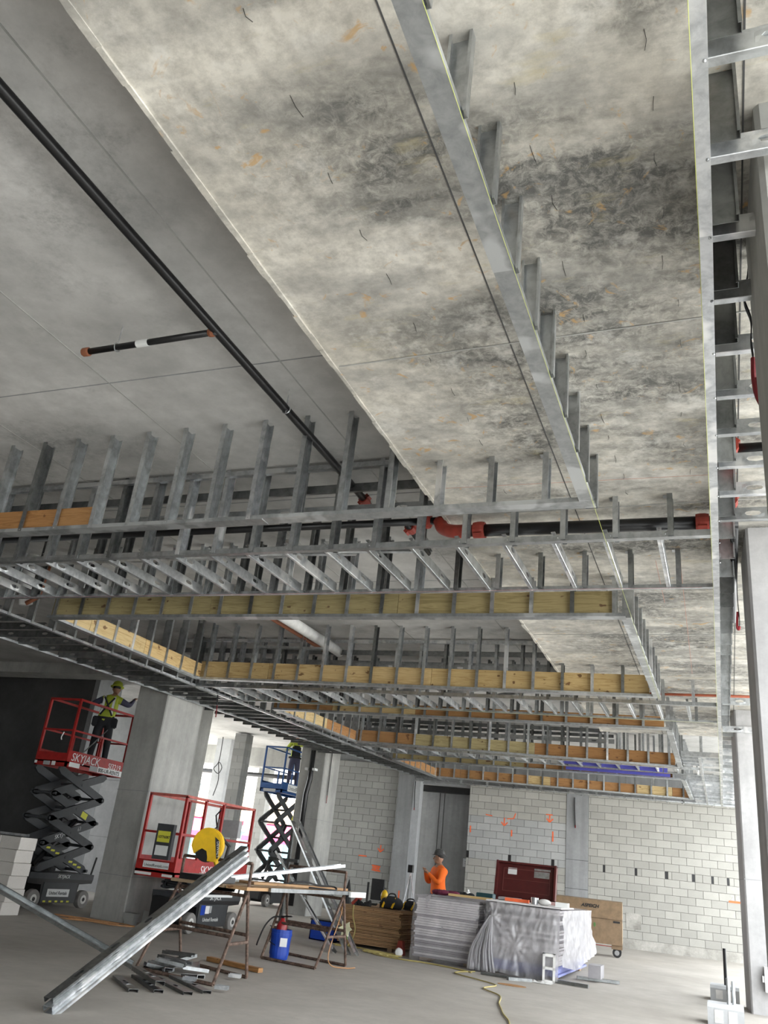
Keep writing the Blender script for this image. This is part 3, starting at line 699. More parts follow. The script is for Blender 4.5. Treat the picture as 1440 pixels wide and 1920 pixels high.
for p, a, r in (((-1.88, 6.5, 4.125), (1, 0, 0), .054), ((-2.42, 6.58, 4.275), (1, 0, -.1), .05), ((-.06, 6.5, 4.11), (1, 0, 0), .054), ((.1, 6.5, 4.11), (1, 0, 0), .054), ((-2.62, 6.75, 4.28), (0, 1, 0), .034)): coupling(SM_, p, a, r)
pipe([(-2.62, 6.62, 4.28), (-2.62, 7.3, 4.24)], .028, 'black_pipe', SM_, 'branch_pipe')
pipe([(.14, 6.5, 4.15), (.14, 5.0, 4.15)], .04, 'black_pipe', SM_, 'branch_pipe')
coupling(SM_, (.14, 5.35, 4.15), (0, 1, 0), .042); coupling(SM_, (.14, 6.2, 4.15), (0, 1, 0), .042)
pipe([(.14, 5.35, 4.15), (1.2, 5.38, 4.15)], .034, 'black_pipe', SM_, 'branch_pipe')
pipe([(.17, 6.5, 4.06), (.17, 9.0, 4.06)], .03, 'black_pipe', SM_, 'branch_pipe')
pipe([(-6.0, 9.6, 4.60), (-5.95, 12.6, 4.60)], .085, 'white_pvc', name='drain_pipe', n=14, label='white plastic drain pipe under the slab inside second coffer', cat='pipe')
pipe([(-6.2, 9.6, 4.58), (-6.15, 12.6, 4.58)], .035, 'copper_pipe', name='copper_pipe', label='brown copper pipe beside the white drain pipe', cat='pipe')
DP = empty('drain_riser', (-8.55, 8.0, 4.0), 'white drain pipe end at the far left edge above the soffit', 'pipe')
pipe([(-8.55, 8.1, 4.70), (-8.5, 8.05, 4.30), (-8.45, 8.1, 4.02)], .085, 'white_pvc', DP, n=12)
pipe([(-8.22, 8.1, 4.7), (-8.22, 8.05, 4.1), (-8.35, 8.0, 4.0)], .03, 'copper_pipe', name='copper_riser', label='brown copper pipe beside the white drain end', cat='pipe')
pipe([(-9, 14.0, 4.62), (-2.25, 14.0, 4.62)], .02, 'orange_red_pipe', name='red_pipe', label='thin red pipe crossing under the slab beyond second coffer', cat='pipe')
pipe([(-2.0, 13.3, 4.20), (1.2, 13.3, 4.20)], .02, 'orange_red_pipe', name='red_pipe', label='thin red pipe crossing below the dropped slab at right', cat='pipe')
# black pipe on the second column
BP = empty('riser_pipe', (-10.42, 21.0, 0), 'black riser pipe on the front of the far column', 'pipe')
pipe([(-10.4, 21.05, 0.2), (-10.4, 21.05, 2.9), (-10.33, 21.04, 3.3), (-10.33, 21.04, 4.2)], .07, 'black_pipe', BP)
for z in (3.55,):
    b = NB(); box(b, -10.48, -10.41, 20.95, 21.14, z-.03, z+.03); box(b, -10.26, -10.18, 20.95, 21.14, z-.03, z+.03); obj('bracket', b, 'label_white', BP)

# hanging lifting straps
def strap(pts, wd, label, redfrom, hook=True):
    root = empty('lifting_strap', pts[0], label, 'strap')
    b = NB(); P = smooth_path(pts, 5); k = int(len(P)*redfrom)
    def ribbon(bm, Q):
        for a, c in zip(Q, Q[1:]): bar(bm, a, c, wd, .006, (1, 0, .01))
    ribbon(b, P[:k+1]); obj('webbing', b, 'strap_black', root)
    b = NB(); tube(b, P[k:], wd*.28, 6); obj('loop_end', b, 'strap_red', root); return root
strap([(.235, 3.56, 4.25), (.222, 3.55, 4.13), (.20, 3.55, 4.0), (.222, 3.55, 3.88), (.215, 3.55, 3.76), (.218, 3.55, 3.67), (.214, 3.55, 3.56), (.222, 3.55, 3.47), (.243, 3.55, 3.41), (.240, 3.55, 3.47), (.224, 3.55, 3.56)], .04, 'black strap with dark red loop hanging on the nearest column', .5)
strap([(.182, 6.9, 4.2), (.175, 6.9, 3.9), (.17, 6.9, 3.6), (.175, 6.9, 3.44), (.168, 6.9, 3.36), (.155, 6.9, 3.38), (.165, 6.9, 3.5)], .035, 'black strap hanging beside the right column below the frame', .6)
strap([(-9.955, 21.45, 4.78), (-9.955, 21.45, 4.0), (-9.955, 21.45, 3.7), (-9.95, 21.45, 3.3), (-9.95, 21.45, 2.95), (-9.955, 21.45, 2.75)], .035, 'black strap with red end hanging on the far pipe column', .8)
strap([(-8.51, 13.1, 3.905), (-8.50, 13.1, 3.8), (-8.48, 13.1, 3.65), (-8.47, 13.1, 3.5)], .035, 'short black and red strap below the left soffit beside big column', .55)
for u, z, lab in ((-5.5, 3.9, 'strap hanging on the pale jamb of the tall recess'), (-.66, 3.85, 'strap hanging on the flush pilaster of the back wall')):
    p = V((*YW(u), z))+WEN*(.33 if u < -2 else .05)
    strap([p, p+V((0, 0, -.3)), p+V((0.02, 0, -.62)), p+V((.03, 0, -.85))], .06, 'black and red '+lab, .82)

# ================================================================== SCISSOR LIFTS
def wheelpart(root, x, y, side, r=0.16):
    F = frame((x, y, r), (0, 1, 0), (0, 0, 1), (1, 0, 0))
    b = NB(); lathe(b, [(r*.55, -.055), (r*.95, -.055), (r, -.04), (r, .04), (r*.95, .055), (r*.55, .055)], 20, F)
    wh = obj('wheel', b, 'grey_rubber', root, smooth=False)
    b = NB(); lathe(b, [(.02, side*.045), (r*.3, side*.06), (r*.62, side*.052), (r*.62, side*.04)], 16, F); obj('hub', b, 'wheel_white', wh)
    b = NB(); lathe(b, [(.0, side*.05), (.028, side*.066), (.028, side*.05)], 10, F) if side > 0 else box(b, x-.06, x-.055, y-.02, y+.02, r-.02, r+.02); obj('hub_cap', b, 'black_paint', wh)
def lift(label, x0, x1, y0, y1, c0, c1, zb, stages, paint, low=False, curved=False):
    root = empty('scissor_lift', ((x0+x1)/2, (c0+c1)/2, 0), label, 'scissor lift')
    X1, X0 = x1-.03, x0+.03
    b = NB(); prism(b, [(c0+.42, .09), (c1-.42, .09), (c1-.38, .42), (c1-.02, .44), (c1, .50), (c0, .50), (c0+.02, .42), (c0+.38, .40)], X0+.02, X1-.02, 'x'); obj('chassis', b, 'black_paint', root)
    b = NB(); box(b, X1-.03, X1-.004, c0+.44, c1-.44, .10, .44); obj('side_door', b, 'dark_arm', root)
    b = NB(); box(b, X0, X1, c0+.02, c1-.02, .50, .60); obj('chassis_rail', b, 'dark_arm', root)
    b = NB(); box(b, X0+.1, X1-.1, c0-.10, c0+.02, .18, .52); obj('control_tray', b, 'black_paint', root)
    b = NB(); tube(b, [(X1-.02, c1-.1, .6), (X1+.0, c1-.06, .92)], .018, 6); obj('lever', b, 'black_paint', root)
    for yy in (c0+.22, c1-.22):
        wheelpart(root, X1-.03, yy, 1); wheelpart(root, X0+.03, yy, -1)
    zt = zb-.05; zs = .66; hs = (zt-zs)/stages
    yl, yr = c0+.20, c1-.22
    for s in range(stages):
        za, zc = zs+hs*s, zs+hs*(s+1)
        for side, xb in ((1, X1-.07), (-1, X0+.07)):
            for k, (p, q) in enumerate((((yl, za), (yr, zc)), ((yr, za), (yl, zc)))):
                x = xb-side*(.055 if (k+s) % 2 else 0.0)
                d = V((0, q[0]-p[0], q[1]-p[1])); L = d.length; d.normalize(); u = V((0, -d.z, d.y))
                F = frame((x, p[0], p[1]), (1, 0, 0), u, d); hh = .072 if not low else .04
                b = NB(); prism(b, [(-hh*.35, -.05), (hh*.35, -.05), (hh, .05), (hh, L-.05), (hh*.35, L+.05), (-hh*.35, L+.05), (-hh, L-.05), (-hh, .05)], -.022, .022, 'x', frame((x, p[0], p[1]), (1, 0, 0), u, d))
                ar = obj('scissor_arm', b, 'dark_arm', root)
                if side > 0 and not low and k == 1 and s == 0 and paint == 'red_paint':
                    for i in range(8):
                        b = NB(); t0 = .14+i*(L-.28)/8
                        prism(b, [(-.03, t0), (-.005, t0+.10), (.03, t0+.10), (.005, t0)], .0225, .0245, 'x', F); obj('hazard_stripe', b, 'label_yellow', ar)
                if side > 0 and not low and k == 1 and s == 2:
                    b = NB(); prism(b, [(-.055, .30), (.055, .30), (.055, .48), (-.055, .48)], .0225, .0245, 'x', F); obj('warning_label', b, 'label_yellow', ar)
                if side > 0 and k == 0 and s == 1 and paint == 'red_paint' and not low:
                    text('SKYJACK', .105, 'label_white', ar, F @ V((.024, -.03, .34)), d, u, .001, shear=.2)
                    text('63', .10, 'label_grey', ar, F @ V((.024, -.03, .95)), d, u, .001, shear=.2)
        for yy, zz in ((yl, za), (yr, za), ((yl+yr)/2, (za+zc)/2)):
            b = NB(); tube(b, [(X0+.06, yy, zz), (X1-.04, yy, zz)], .028 if not low else .015, 8); obj('cross_pin', b, 'dark_arm', root)
    if not low:
        b = NB(); tube(b, [((x0+x1)/2, yl+.2, .7), ((x0+x1)/2, yr-.3, zs+hs*2)], .05, 10); obj('hydraulic_ram', b, 'black_paint', root)
    # platform
    pf = zb+.10
    b = NB(); box(b, x0, x1, y0, y1, zb+.07, pf); box(b, x0, x0+.04, y0, y1, zb, pf); box(b, x1-.04, x1, y0, y1, zb, pf); box(b, x0, x1, y0, y0+.04, zb, pf); box(b, x0, x1, y1-.04, y1, zb, pf)
    dk = obj('deck', b, paint, root)
    for nm, a in (('toe_board', (x1-.012, x1, y0, y1)), ('toe_board', (x0, x0+.012, y0, y1)), ('toe_board', (x0, x1, y1-.012, y1)), ('toe_board', (x0+.02, x1-.02, y0, y0+.012))):
        b = NB(); box(b, *a, pf, pf+(.21 if a[3]-a[2] > .1 else .15)); obj(nm, b, paint, root)
    zr = zb+1.27; zm = zb+.68
    posts = [(x1-.02, y0+.02), (x1-.02, y1-.02), (x0+.02, y0+.02), (x0+.02, y1-.02), (x1-.02, y0+(y1-y0)*.52), (x0+.02, y0+(y1-y0)*.52)]
    if low: posts.append((x1-.02, y0+.62))
    for i, (px_, py_) in enumerate(posts):
        b = NB(); bar(b, (px_, py_, pf), (px_, py_, (zr if i < 4 or low else zm)), .042); obj('post', b, paint, root)
    for z in (zr, zm):
        for a, c in (((x1-.02, y0, z), (x1-.02, y1, z)), ((x0+.02, y0, z), (x0+.02, y1, z)), ((x0, y0+.02, z), (x1, y0+.02, z)), ((x0, y1-.02, z), (x1, y1-.02, z))):
            b = NB()
            bar(b, a, c, .042 if z == zr else .034); obj('rail', b, 'red_faded' if (low and z == zr) else paint, root)
    return root, pf, zr
L1, pf1, zr1 = lift('raised red scissor lift at left carrying a worker', -12.42, -11.65, 13.2, 14.93, 13.0, 14.8, 2.46, 4, 'red_paint')
text('SKYJACK', .21, 'label_white', L1, (-11.648, 13.3, pf1+.03), (0, 1, 0), (0, 0, 1), .001, shear=.15)
text('SJ3219', .15, 'label_white', L1, (-11.648, 14.42, pf1+.03), (0, 1, 0), (0, 0, 1), .001)
def plate(root, o, ex, ez, wd, h, mat='label_white', name='label_plate'):
    ex, ez = V(ex).normalized(), V(ez).normalized(); n = ex.cross(ez)
    b = NB(); box(b, 0, wd, 0, h, 0, .003, frame(o, ex, ez, n)); return obj(name, b, mat, root)
plate(L1, (-11.649, 14.12, 2.475), (0, 1, 0), (0, 0, 1), .78, .11)
plate(L1, (-11.6495, 13.88, 2.475), (0, 1, 0), (0, 0, 1), .23, .10, 'label_grey')
text('800-UR-RENTS', .105, 'label_black', L1, (-11.645, 14.14, 2.49), (0, 1, 0), (0, 0, 1), .001, bold=.002)
plate(L1, (-11.649, 13.28, 2.475), (0, 1, 0), (0, 0, 1), .3, .085)
plate(L1, (-12.2, 13.198, 2.47), (1, 0, 0), (0, 0, 1), .16, .075, 'label_grey')
plate(L1, (-12.0, 13.198, 2.47), (1, 0, 0), (0, 0, 1), .09, .075); plate(L1, (-12.42, 13.198, 2.49), (1, 0, 0), (0, 0, 1), .06, .05)
plate(L1, (-11.683, 13.56, .20), (0, 1, 0), (0, 0, 1), .60, .13)
text('United Rentals', .082, 'label_black', L1, (-11.679, 13.61, .235), (0, 1, 0), (0, 0, 1), .001, shear=.1, bold=.0015)
text('SKYJACK', .085, 'label_white', L1, (-11.678, 13.75, .52), (0, 1, 0), (0, 0, 1), .001, shear=.2)
for i in range(5): plate(L1, (-11.683, 13.5+.16*i, .105), (0, 1, 0), (.0, 0, 1), .07, .03, 'label_yellow', 'hazard_stripe')
b = NB(); bar(b, (-12.3, 12.75, .2), (-12.22, 12.75, .92), .06); bar(b, (-12.22, 12.75, .9), (-12.5, 12.75, .9), .06); obj('guard_rail', b, 'red_paint', L1)
b = NB(); tube(b, smooth_path([(-11.9, 13.22, 3.1), (-11.92, 13.2, 3.0), (-11.9, 13.2, 2.95)], 3), .012, 5); plt = obj('hang_tag', b, 'label_white', L1)
b = NB(); tube(b, [(-12.0, 13.8, 2.62), (-11.8, 14.35, 3.35)], .012, 6); obj('grab_bar', b, 'galvanized_steel', L1)

L2, pf2, zr2 = lift('lowered red scissor lift beside the big square column', -9.06, -8.3, 12.45, 14.78, 13.0, 14.8, .95-.14, 3, 'red_paint', low=True)
plate(L2, (-8.92, 12.447, pf2+.03), (1, 0, 0), (0, 0, 1), .5, .1)
text('UnitedRentals.com', .062, 'label_black', L2, (-8.9, 12.443, pf2+.05), (1, 0, 0), (0, 0, 1), .001, shear=.15)
plate(L2, (-9.05, 12.447, pf2-.08), (1, 0, 0), (0, 0, 1), .32, .04); plate(L2, (-8.52, 12.447, pf2-.08), (1, 0, 0), (0, 0, 1), .2, .04)
text('SKYJACK', .19, 'label_white', L2, (-8.298, 13.2, pf2+.0), (0, 1, 0), (0, 0, 1), .001, shear=.15)
plate(L2, (-8.299, 14.15, pf2-.09), (0, 1, 0), (0, 0, 1), .6, .12)
text('800-UR-RENTS', .095, 'label_black', L2, (-8.295, 14.17, pf2-.07), (0, 1, 0), (0, 0, 1), .001, bold=.002)
text('SKYJACK', .095, 'label_white', L2, (-8.328, 13.72, .515), (0, 1, 0), (0, 0, 1), .001, shear=.2)
text('United Rentals', .085, 'label_white', L2, (-8.332, 13.6, .18), (0, 1, 0), (0, 0, 1), .001, shear=.1)
plate(L2, (-8.333, 13.5, .28), (0, 1, 0), (0, 0, 1), .13, .15, 'blue_plastic'); plate(L2, (-8.333, 13.64, .30), (0, 1, 0), (0, 0, 1), .13, .12); plate(L2, (-8.333, 13.78, .31), (0, 1, 0), (0, 0, 1), .06, .11, 'label_grey')
b = NB(); box(b, -8.72, -8.40, 12.36, 12.44, 1.08, 1.62); cb = obj('manual_box', b, 'dark_arm', L2)
plate(cb, (-8.68, 12.357, 1.34), (1, 0, 0), (0, 0, 1), .24, .17, 'label_yellow'); text('10776087', .058, 'label_black', cb, (-8.672, 12.353, 1.40), (1, 0, 0), (0, 0, 1), .001, bold=.001)
plate(cb, (-8.68, 12.357, 1.14), (1, 0, 0), (0, 0, 1), .24, .15, 'label_white')
b = NB(); box(b, -8.9, -8.45, 14.5, 14.62, 1.55, 1.85); obj('upper_controls', b, 'label_grey', L2)
b = NB(); tube(b, [(-8.7, 14.2, 2.0), (-8.85, 14.3, 1.9), (-8.85, 14.4, 1.7), (-8.95, 14.45, 1.65)], .014, 6); obj('cable', b, 'black_paint', L2)
b = NB(); box(b, -8.31, -8.29, 13.1, 14.4, .56, .60); obj('trim_bar', b, 'label_white', L2)

L3, pf3, zr3 = lift('raised blue scissor lift behind the far pipe column', -12.62, -11.9, 22.5, 24.4, 22.4, 24.3, 3.0, 3, 'blue_paint')
plate(L3, (-11.897, 22.85, pf3-.02), (0, 1, 0), (0, 0, 1), 1.1, .2); text('UnitedRentals', .17, 'label_black', L3, (-11.893, 22.9, pf3+.02), (0, 1, 0), (0, 0, 1), .001, shear=.1)
plate(L3, (-12.5, 22.497, 3.01), (1, 0, 0), (0, 0, 1), .4, .08, 'label_grey')

# ================================================================== PEOPLE
def ball(bm, c, r, seg=14, ring=10, Mt=None):
    rad = r if isinstance(r, (tuple, list)) else (r, r, r)
    F = (Mt or T(c)) @ M4.Diagonal((*rad, 1)); bmesh.ops.create_uvsphere(bm, u_segments=seg, v_segments=ring, radius=1.0, matrix=F)
def person(root, J, bones, mats, headF, helm, extras=None, scale=1.0):
    """J: joint -> (pos, radius); bones: (a, b, material); headF: head frame (x right, y forward, z up)"""
    keys = list(J); me = bpy.data.meshes.new('figure')
    me.from_pydata([J[k][0] for k in keys], [(keys.index(a), keys.index(c)) for a, c, _ in bones], [])
    o = bpy.data.objects.new('tmp_figure', me); COL.objects.link(o)
    sk = o.modifiers.new('s', 'SKIN'); sk.use_smooth_shade = True; sub = o.modifiers.new('u', 'SUBSURF'); sub.levels = 2
    for i, k in enumerate(keys):
        r = J[k][1]; d = me.skin_vertices[0].data[i]; d.radius = r if isinstance(r, tuple) else (r, r); d.use_root = (k == 'pelvis')
    dg = bpy.context.evaluated_depsgraph_get(); ev = o.evaluated_get(dg)
    bm = NB(); tm = bpy.data.meshes.new_from_object(ev); bm.from_mesh(tm); bpy.data.objects.remove(o)
    names = []
    for _, _, mt in bones:
        if mt not in names: names.append(mt)
    for mt in ('skin', 'hair'):
        if mt not in names: names.append(mt)
    segs = [(V(J[a][0]), V(J[c][0]), names.index(mt)) for a, c, mt in bones]
    for f in bm.faces:
        c = f.calc_center_median(); best = None
        for a, e, i in segs:
            d = e-a; t_ = max(0, min(1, (c-a).dot(d)/max(d.length_squared, 1e-9))); q = (c-a-d*t_).length
            if best is None or q < best[0]-1e-6: best = (q, i)
        f.material_index = best[1]; f.smooth = True
    n0 = len(bm.faces)
    # head: shaped skull, jaw, nose, ears, eyes
    def hb(c, r): 
        k0 = len(bm.faces); ball(bm, None, r, 14, 10, headF @ T(c))
        for f in bm.faces[k0:]: f.smooth = True; f.material_index = names.index('skin')
    bm.faces.ensure_lookup_table()
    hb((0, 0, .0), (.077, .095, .105)); hb((0, .03, -.065), (.055, .062, .055)); hb((0, .10, -.018), (.014, .024, .022)); hb((0, .092, -.062), (.026, .012, .008))
    for s in (-1, 1): hb((s*.078, -.005, -.01), (.012, .02, .03))
    bm.faces.ensure_lookup_table(); k1 = len(bm.faces)
    for s in (-1, 1): ball(bm, None, .011, 8, 6, headF @ T(s*.032, .088, .012))
    ball(bm, None, (.081, .09, .075), 14, 8, headF @ T(0, -.02, .035))
    bm.faces.ensure_lookup_table()
    for f in bm.faces[k1:]: f.material_index = names.index('hair'); f.smooth = True
    me2 = bpy.data.meshes.new('body'); bm.to_mesh(me2); bm.free()
    for nme in names: me2.materials.append(MAT[nme])
    body = bpy.data.objects.new('body', me2); link(body, root, I4)
    b = NB(); lathe(b, [(.150, .045), (.152, .052), (.118, .062), (.112, .10), (.095, .145), (.055, .172), (.01, .18)], 20, headF @ T(0, -.008, .0) @ M4.Diagonal((.94, 1.05, 1, 1)))
    hm = obj('hard_hat', b, helm, root, smooth=True)
    return body, hm
def hand(J, bones, side, wrist, d, up, mat='skin', curl=.5):
    """palm and five separate fingers appended to the skeleton"""
    d, up = V(d).normalized(), V(up).normalized(); lat = d.cross(up).normalized()
    pk = side+'_palm'; J[pk] = (tuple(V(wrist)+d*.07), (.030, .020)); bones.append((side+'_wrist', pk, mat))
    for i, (o, L) in enumerate(((-.03, .065), (-.01, .078), (.012, .072), (.032, .056))):
        b0 = V(wrist)+d*.095+lat*o; k = f'{side}_f{i}'
        J[k+'a'] = (tuple(b0), .009); J[k+'b'] = (tuple(b0+d*L*.55*(1-curl*.3)-up*L*.35*curl), .0085); J[k+'c'] = (tuple(b0+d*L*(.95-.6*curl)-up*L*.9*curl), .0075)
        bones.extend([(pk, k+'a', mat), (k+'a', k+'b', mat), (k+'b', k+'c', mat)])
    t0 = V(wrist)+d*.04-lat*.035; J[side+'_ta'] = (tuple(t0), .011); J[side+'_tb'] = (tuple(t0+d*.04-lat*.025-up*.015), .009); J[side+'_tc'] = (tuple(t0+d*.065-lat*.02-up*.03), .008)
    bones.extend([(side+'_wrist', side+'_ta', mat), (side+'_ta', side+'_tb', mat), (side+'_tb', side+'_tc', mat)])
def build_person(label, loc, facing, z0, P, cloth, helm, lean=(0, 0), bulk=1.0):
    """P gives local joints (x right, y forward, z up); facing = heading angle in degrees about z"""
    root = empty('person', (loc[0], loc[1], z0), label, 'person')
    R = T(loc[0], loc[1], z0) @ M4.Rotation(math.radians(facing), 4, 'Z')
    W = lambda p: tuple(R @ V(p))
    sh, tr, sl = cloth['top'], cloth['legs'], cloth['sleeve']
    J = {}; bones = []
    def j(k, p, r): J[k] = (W(p), tuple(x*bulk for x in r) if isinstance(r, tuple) else r*(bulk if k[1:2] == '_' and 'wrist' not in k else 1))
    j('pelvis', (0, 0, .95), (.135, .10)); j('belly', (0, .02, 1.10), (.145, .115)); j('chest', (lean[0]*.6, .02+lean[1]*.6, 1.30), (.165, .115)); j('neckb', (lean[0], lean[1], 1.44), (.085, .075)); j('neck', (lean[0]*1.1, .01+lean[1]*1.15, 1.52), .052); j('skull', (lean[0]*1.2, .02+lean[1]*1.25, 1.58), .055)
    bones += [('pelvis', 'belly', sh), ('belly', 'chest', sh), ('chest', 'neckb', sh), ('neckb', 'neck', 'skin'), ('neck', 'skull', 'skin')]
    for s, k in ((-1, 'l'), (1, 'r')):
        j(k+'_hip', (s*.09, 0, .90), .095); j(k+'_knee', P.get(k+'_knee', (s*.11, .02, .50)), .065); j(k+'_ank', P.get(k+'_ank', (s*.12, -.02, .10)), .048); a = P.get(k+'_ank', (s*.12, -.02, .10)); j(k+'_toe', (a[0]+s*.02, a[1]+.17, .045), (.045, .035))
        bones += [('pelvis', k+'_hip', tr), (k+'_hip', k+'_knee', tr), (k+'_knee', k+'_ank', tr), (k+'_ank', k+'_toe', 'dark_cloth')]
        j(k+'_sho', (s*.185+lean[0]*.8, lean[1]*.85, 1.40), .068); j(k+'_elb', P[k+'_elb'], .05); j(k+'_wrist', P[k+'_wrist'], .032)
        bones += [('neckb', k+'_sho', sh), (k+'_sho', k+'_elb', sl), (k+'_elb', k+'_wrist', sl)]
        d = V(P[k+'_wrist'])-V(P[k+'_elb']); Wd = R.to_3x3() @ d; upv = R.to_3x3() @ V(P.get(k+'_hup', (0, .2, 1)))
        hand(J, bones, k, W(P[k+'_wrist']), Wd, (upv-Wd.normalized()*upv.dot(Wd.normalized())))
    hy = math.radians(P.get('head_yaw', 0)); hp = math.radians(P.get('head_pitch', 0))
    HF = R @ T(lean[0]*1.25, .035+lean[1]*1.3, 1.645) @ M4.Rotation(hy, 4, 'Z') @ M4.Rotation(hp, 4, 'X')
    body, hm = person(root, J, bones, None, HF, helm)
    return root, R, body
# worker in orange, turned to the left, hands raised before the chest
PO, RO, _ = build_person('person in orange long-sleeved shirt and dark hard hat behind the wrapped sheets', (-5.60, 18.05), 132, 0,
    dict(l_elb=(-.27, .14, 1.15), l_wrist=(-.10, .29, 1.33), r_elb=(.29, .12, 1.15), r_wrist=(.05, .30, 1.36), l_hup=(0, -.3, 1), r_hup=(0, -.3, 1), head_yaw=-28), dict(top='orange_cloth', legs='jeans', sleeve='orange_cloth'), 'helmet_dark', bulk=1.36)
# worker on the red lift, seen from behind, reaching up to the soffit
PV, RV, _ = build_person('person in yellow safety vest and dark trousers on the raised red lift', (-11.93, 14.35), 34, pf1+.012,
    dict(l_elb=(-.33, .12, 1.28), l_wrist=(-.22, .34, 1.42), r_elb=(.40, .16, 1.34), r_wrist=(.46, .40, 1.50), r_hup=(0, 0, 1), head_pitch=-8, l_ank=(-.15, 0, .1), r_ank=(.16, 0, .1), l_knee=(-.13, .02, .5), r_knee=(.14, .02, .5)), dict(top='hi_vis', legs='dark_cloth', sleeve='navy_cloth'), 'hi_vis', lean=(.06, .10), bulk=1.18)
def belt(root, R, z, wd, mat, tilt=0):
    b = NB(); tube(b, [R @ V((wd*math.cos(a), .02+.14*math.sin(a), z+tilt*math.cos(a))) for a in [i*math.pi/10 for i in range(21)]], .028, 6); return obj('tool_belt', b, mat, root)
belt(PV, RV, 1.0, .185, 'dark_cloth')
for s in (-1, 1):
    b = NB(); box(b, s*.19-.06, s*.19+.06, -.10, .06, .82, 1.02, RV); bmesh.ops.bevel(b, geom=b.edges[:], offset=.02, segments=2, affect='EDGES'); obj('tool_pouch', b, 'dark_cloth', PV)
for s in (-1, 1):
    b = NB(); P = smooth_path([(s*.11, -.12, 1.08), (s*.10, -.115, 1.22), (s*.10, -.075, 1.40), (s*.10, .02, 1.47)], 4)
    for a, c in zip(P, P[1:]): bar(b, RV @ V(a), RV @ V(c), .045, .008, RV.to_3x3() @ V((0, 1, 0)))
    obj('reflective_strip', b, 'hi_vis_silver', PV)
b = NB(); tube(b, [RV @ V((.10, -.10, 1.42)), RV @ V((0, -.14, 1.26)), RV @ V((.12, -.13, 1.05))], .018, 6); tube(b, [RV @ V((-.10, -.10, 1.42)), RV @ V((0, -.14, 1.26)), RV @ V((-.12, -.13, 1.05))], .018, 6); obj('harness', b, 'dark_cloth', PV)
# worker on the blue lift, half hidden by the column
PB, RB, _ = build_person('person in yellow vest on the blue lift, half hidden by the column', (-12.15, 23.55), 30, pf3+.012,
    dict(l_elb=(-.30, .16, 1.22), l_wrist=(-.16, .40, 1.30), r_elb=(.32, .2, 1.36), r_wrist=(.25, .42, 1.55), head_pitch=-5), dict(top='hi_vis', legs='navy_cloth', sleeve='hi_vis'), 'label_white')
belt(PB, RB, 1.0, .185, 'dark_cloth')
b = NB(); box(b, -.13, .13, -.24, -.08, .98, 1.34, RB); bmesh.ops.bevel(b, geom=b.edges[:], offset=.04, segments=2, affect='EDGES'); obj('backpack', b, 'dark_cloth', PB)

# ================================================================== SAWHORSE TABLES AND STUDS
def sawhorse(label, fl, fr, bl, br, ztop, zpost):
    root = empty('sawhorse', ((fl[0]+br[0])/2, (fl[1]+br[1])/2, 0), label, 'sawhorse', 'rusty pipe sawhorses')
    mid = lambda a, c: ((a[0]+c[0])/2, (a[1]+c[1])/2)
    tl, tr_ = (fl[0]*.25+bl[0]*.75, fl[1]*.35+bl[1]*.65), (fr[0]*.25+br[0]*.75, fr[1]*.35+br[1]*.65)
    r = .019
    def tb(nm, *pts):
        b = NB(); tube(b, pts, r, 7); obj(nm, b, 'rusty_pipe', root)
    tb('leg', (*fl, r), (*tl, ztop)); tb('leg', (*fr, r), (*tr_, ztop)); tb('leg', (*bl, r), (*tl, ztop), (*tl, zpost)); tb('leg', (*br, r), (*tr_, ztop), (*tr_, zpost))
    tb('top_bar', (*tl, zpost), (*tr_, zpost)); tb('top_bar', (*tl, ztop-.05), (*tr_, ztop-.05))
    def at(a, c, t_): return (a[0]+(c[0]-a[0])*t_, a[1]+(c[1]-a[1])*t_)
    for p, q in ((at(fl, tl, .5), at(fr, tr_, .5)), (at(bl, tl, .5), at(br, tr_, .5))): tb('brace', (*p, ztop*.5), (*q, ztop*.5))
    tb('foot_bar', (*fl, r), (*fr, r)); tb('foot_bar', (*bl, r), (*br, r))
    for a, c, tp in ((fl, bl, tl), (fr, br, tr_)): tb('spreader', (*at(a, tp, .42), ztop*.42), (*at(c, tp, .42), ztop*.42))
    return root
sawhorse('rusty pipe sawhorse nearer the camera, under the yellow saw', (-6.26, 9.0), (-5.14, 8.82), (-6.4, 10.1), (-5.24, 9.72), .92, 1.22)
sawhorse('rusty pipe sawhorse over the blue bucket, farther along', (-6.11, 11.68), (-5.2, 11.51), (-6.19, 12.62), (-5.11, 12.34), .92, 1.22)
def plank(p, q, wd, h, mat, label, up=(0, 0, 1), name='plank', group=None):
    b = NB(); bar(b, p, q, wd, h, up); return obj(name, b, mat, label=label, cat='plank', group=group)
plank((-6.0, 9.2, .955), (-5.95, 12.55, .955), .32, .035, 'plank', 'weathered table plank on the left of the sawhorses')
plank((-5.62, 9.2, .955), (-5.55, 12.75, .955), .35, .035, 'plank', 'weathered table plank in the middle of the sawhorses')
plank((-5.26, 9.2, .955), (-5.2, 12.5, .955), .28, .035, 'plywood', 'brown table plank along the right of the sawhorses')
b = NB(); bar(b, (-5.09, 9.7, .955), (-5.04, 12.6, .955), .03, .045); obj('edge_track', b, 'galvanized_dark', label='shiny steel track along the right edge of the work table', cat='track')
b = NB(); bar(b, (-5.02, 12.0, .94), (-4.99, 12.5, .94), .03, .07); obj('white_board', b, 'label_white', label='chipped white board at the far end of the table edge', cat='board')
plank((-5.7, 10.2, .99), (-5.3, 12.3, .99), .25, .03, 'plywood', 'loose brown board lying on top of the work table')
TC = member('white_channel', None, (-5.85, 10.0, 1.0), (-5.24, 12.15, 1.285), (0, 0, 1), 'galvanized_bright', .09, .04, 0); tag(TC, 'shiny steel channel resting across the work table', 'channel')
b = NB(); box(b, -6.12, -5.9, 10.2, 10.6, .975, 1.03); obj('cardboard_stack', b, 'label_white', label='small white pile of board on the work table', cat='board')
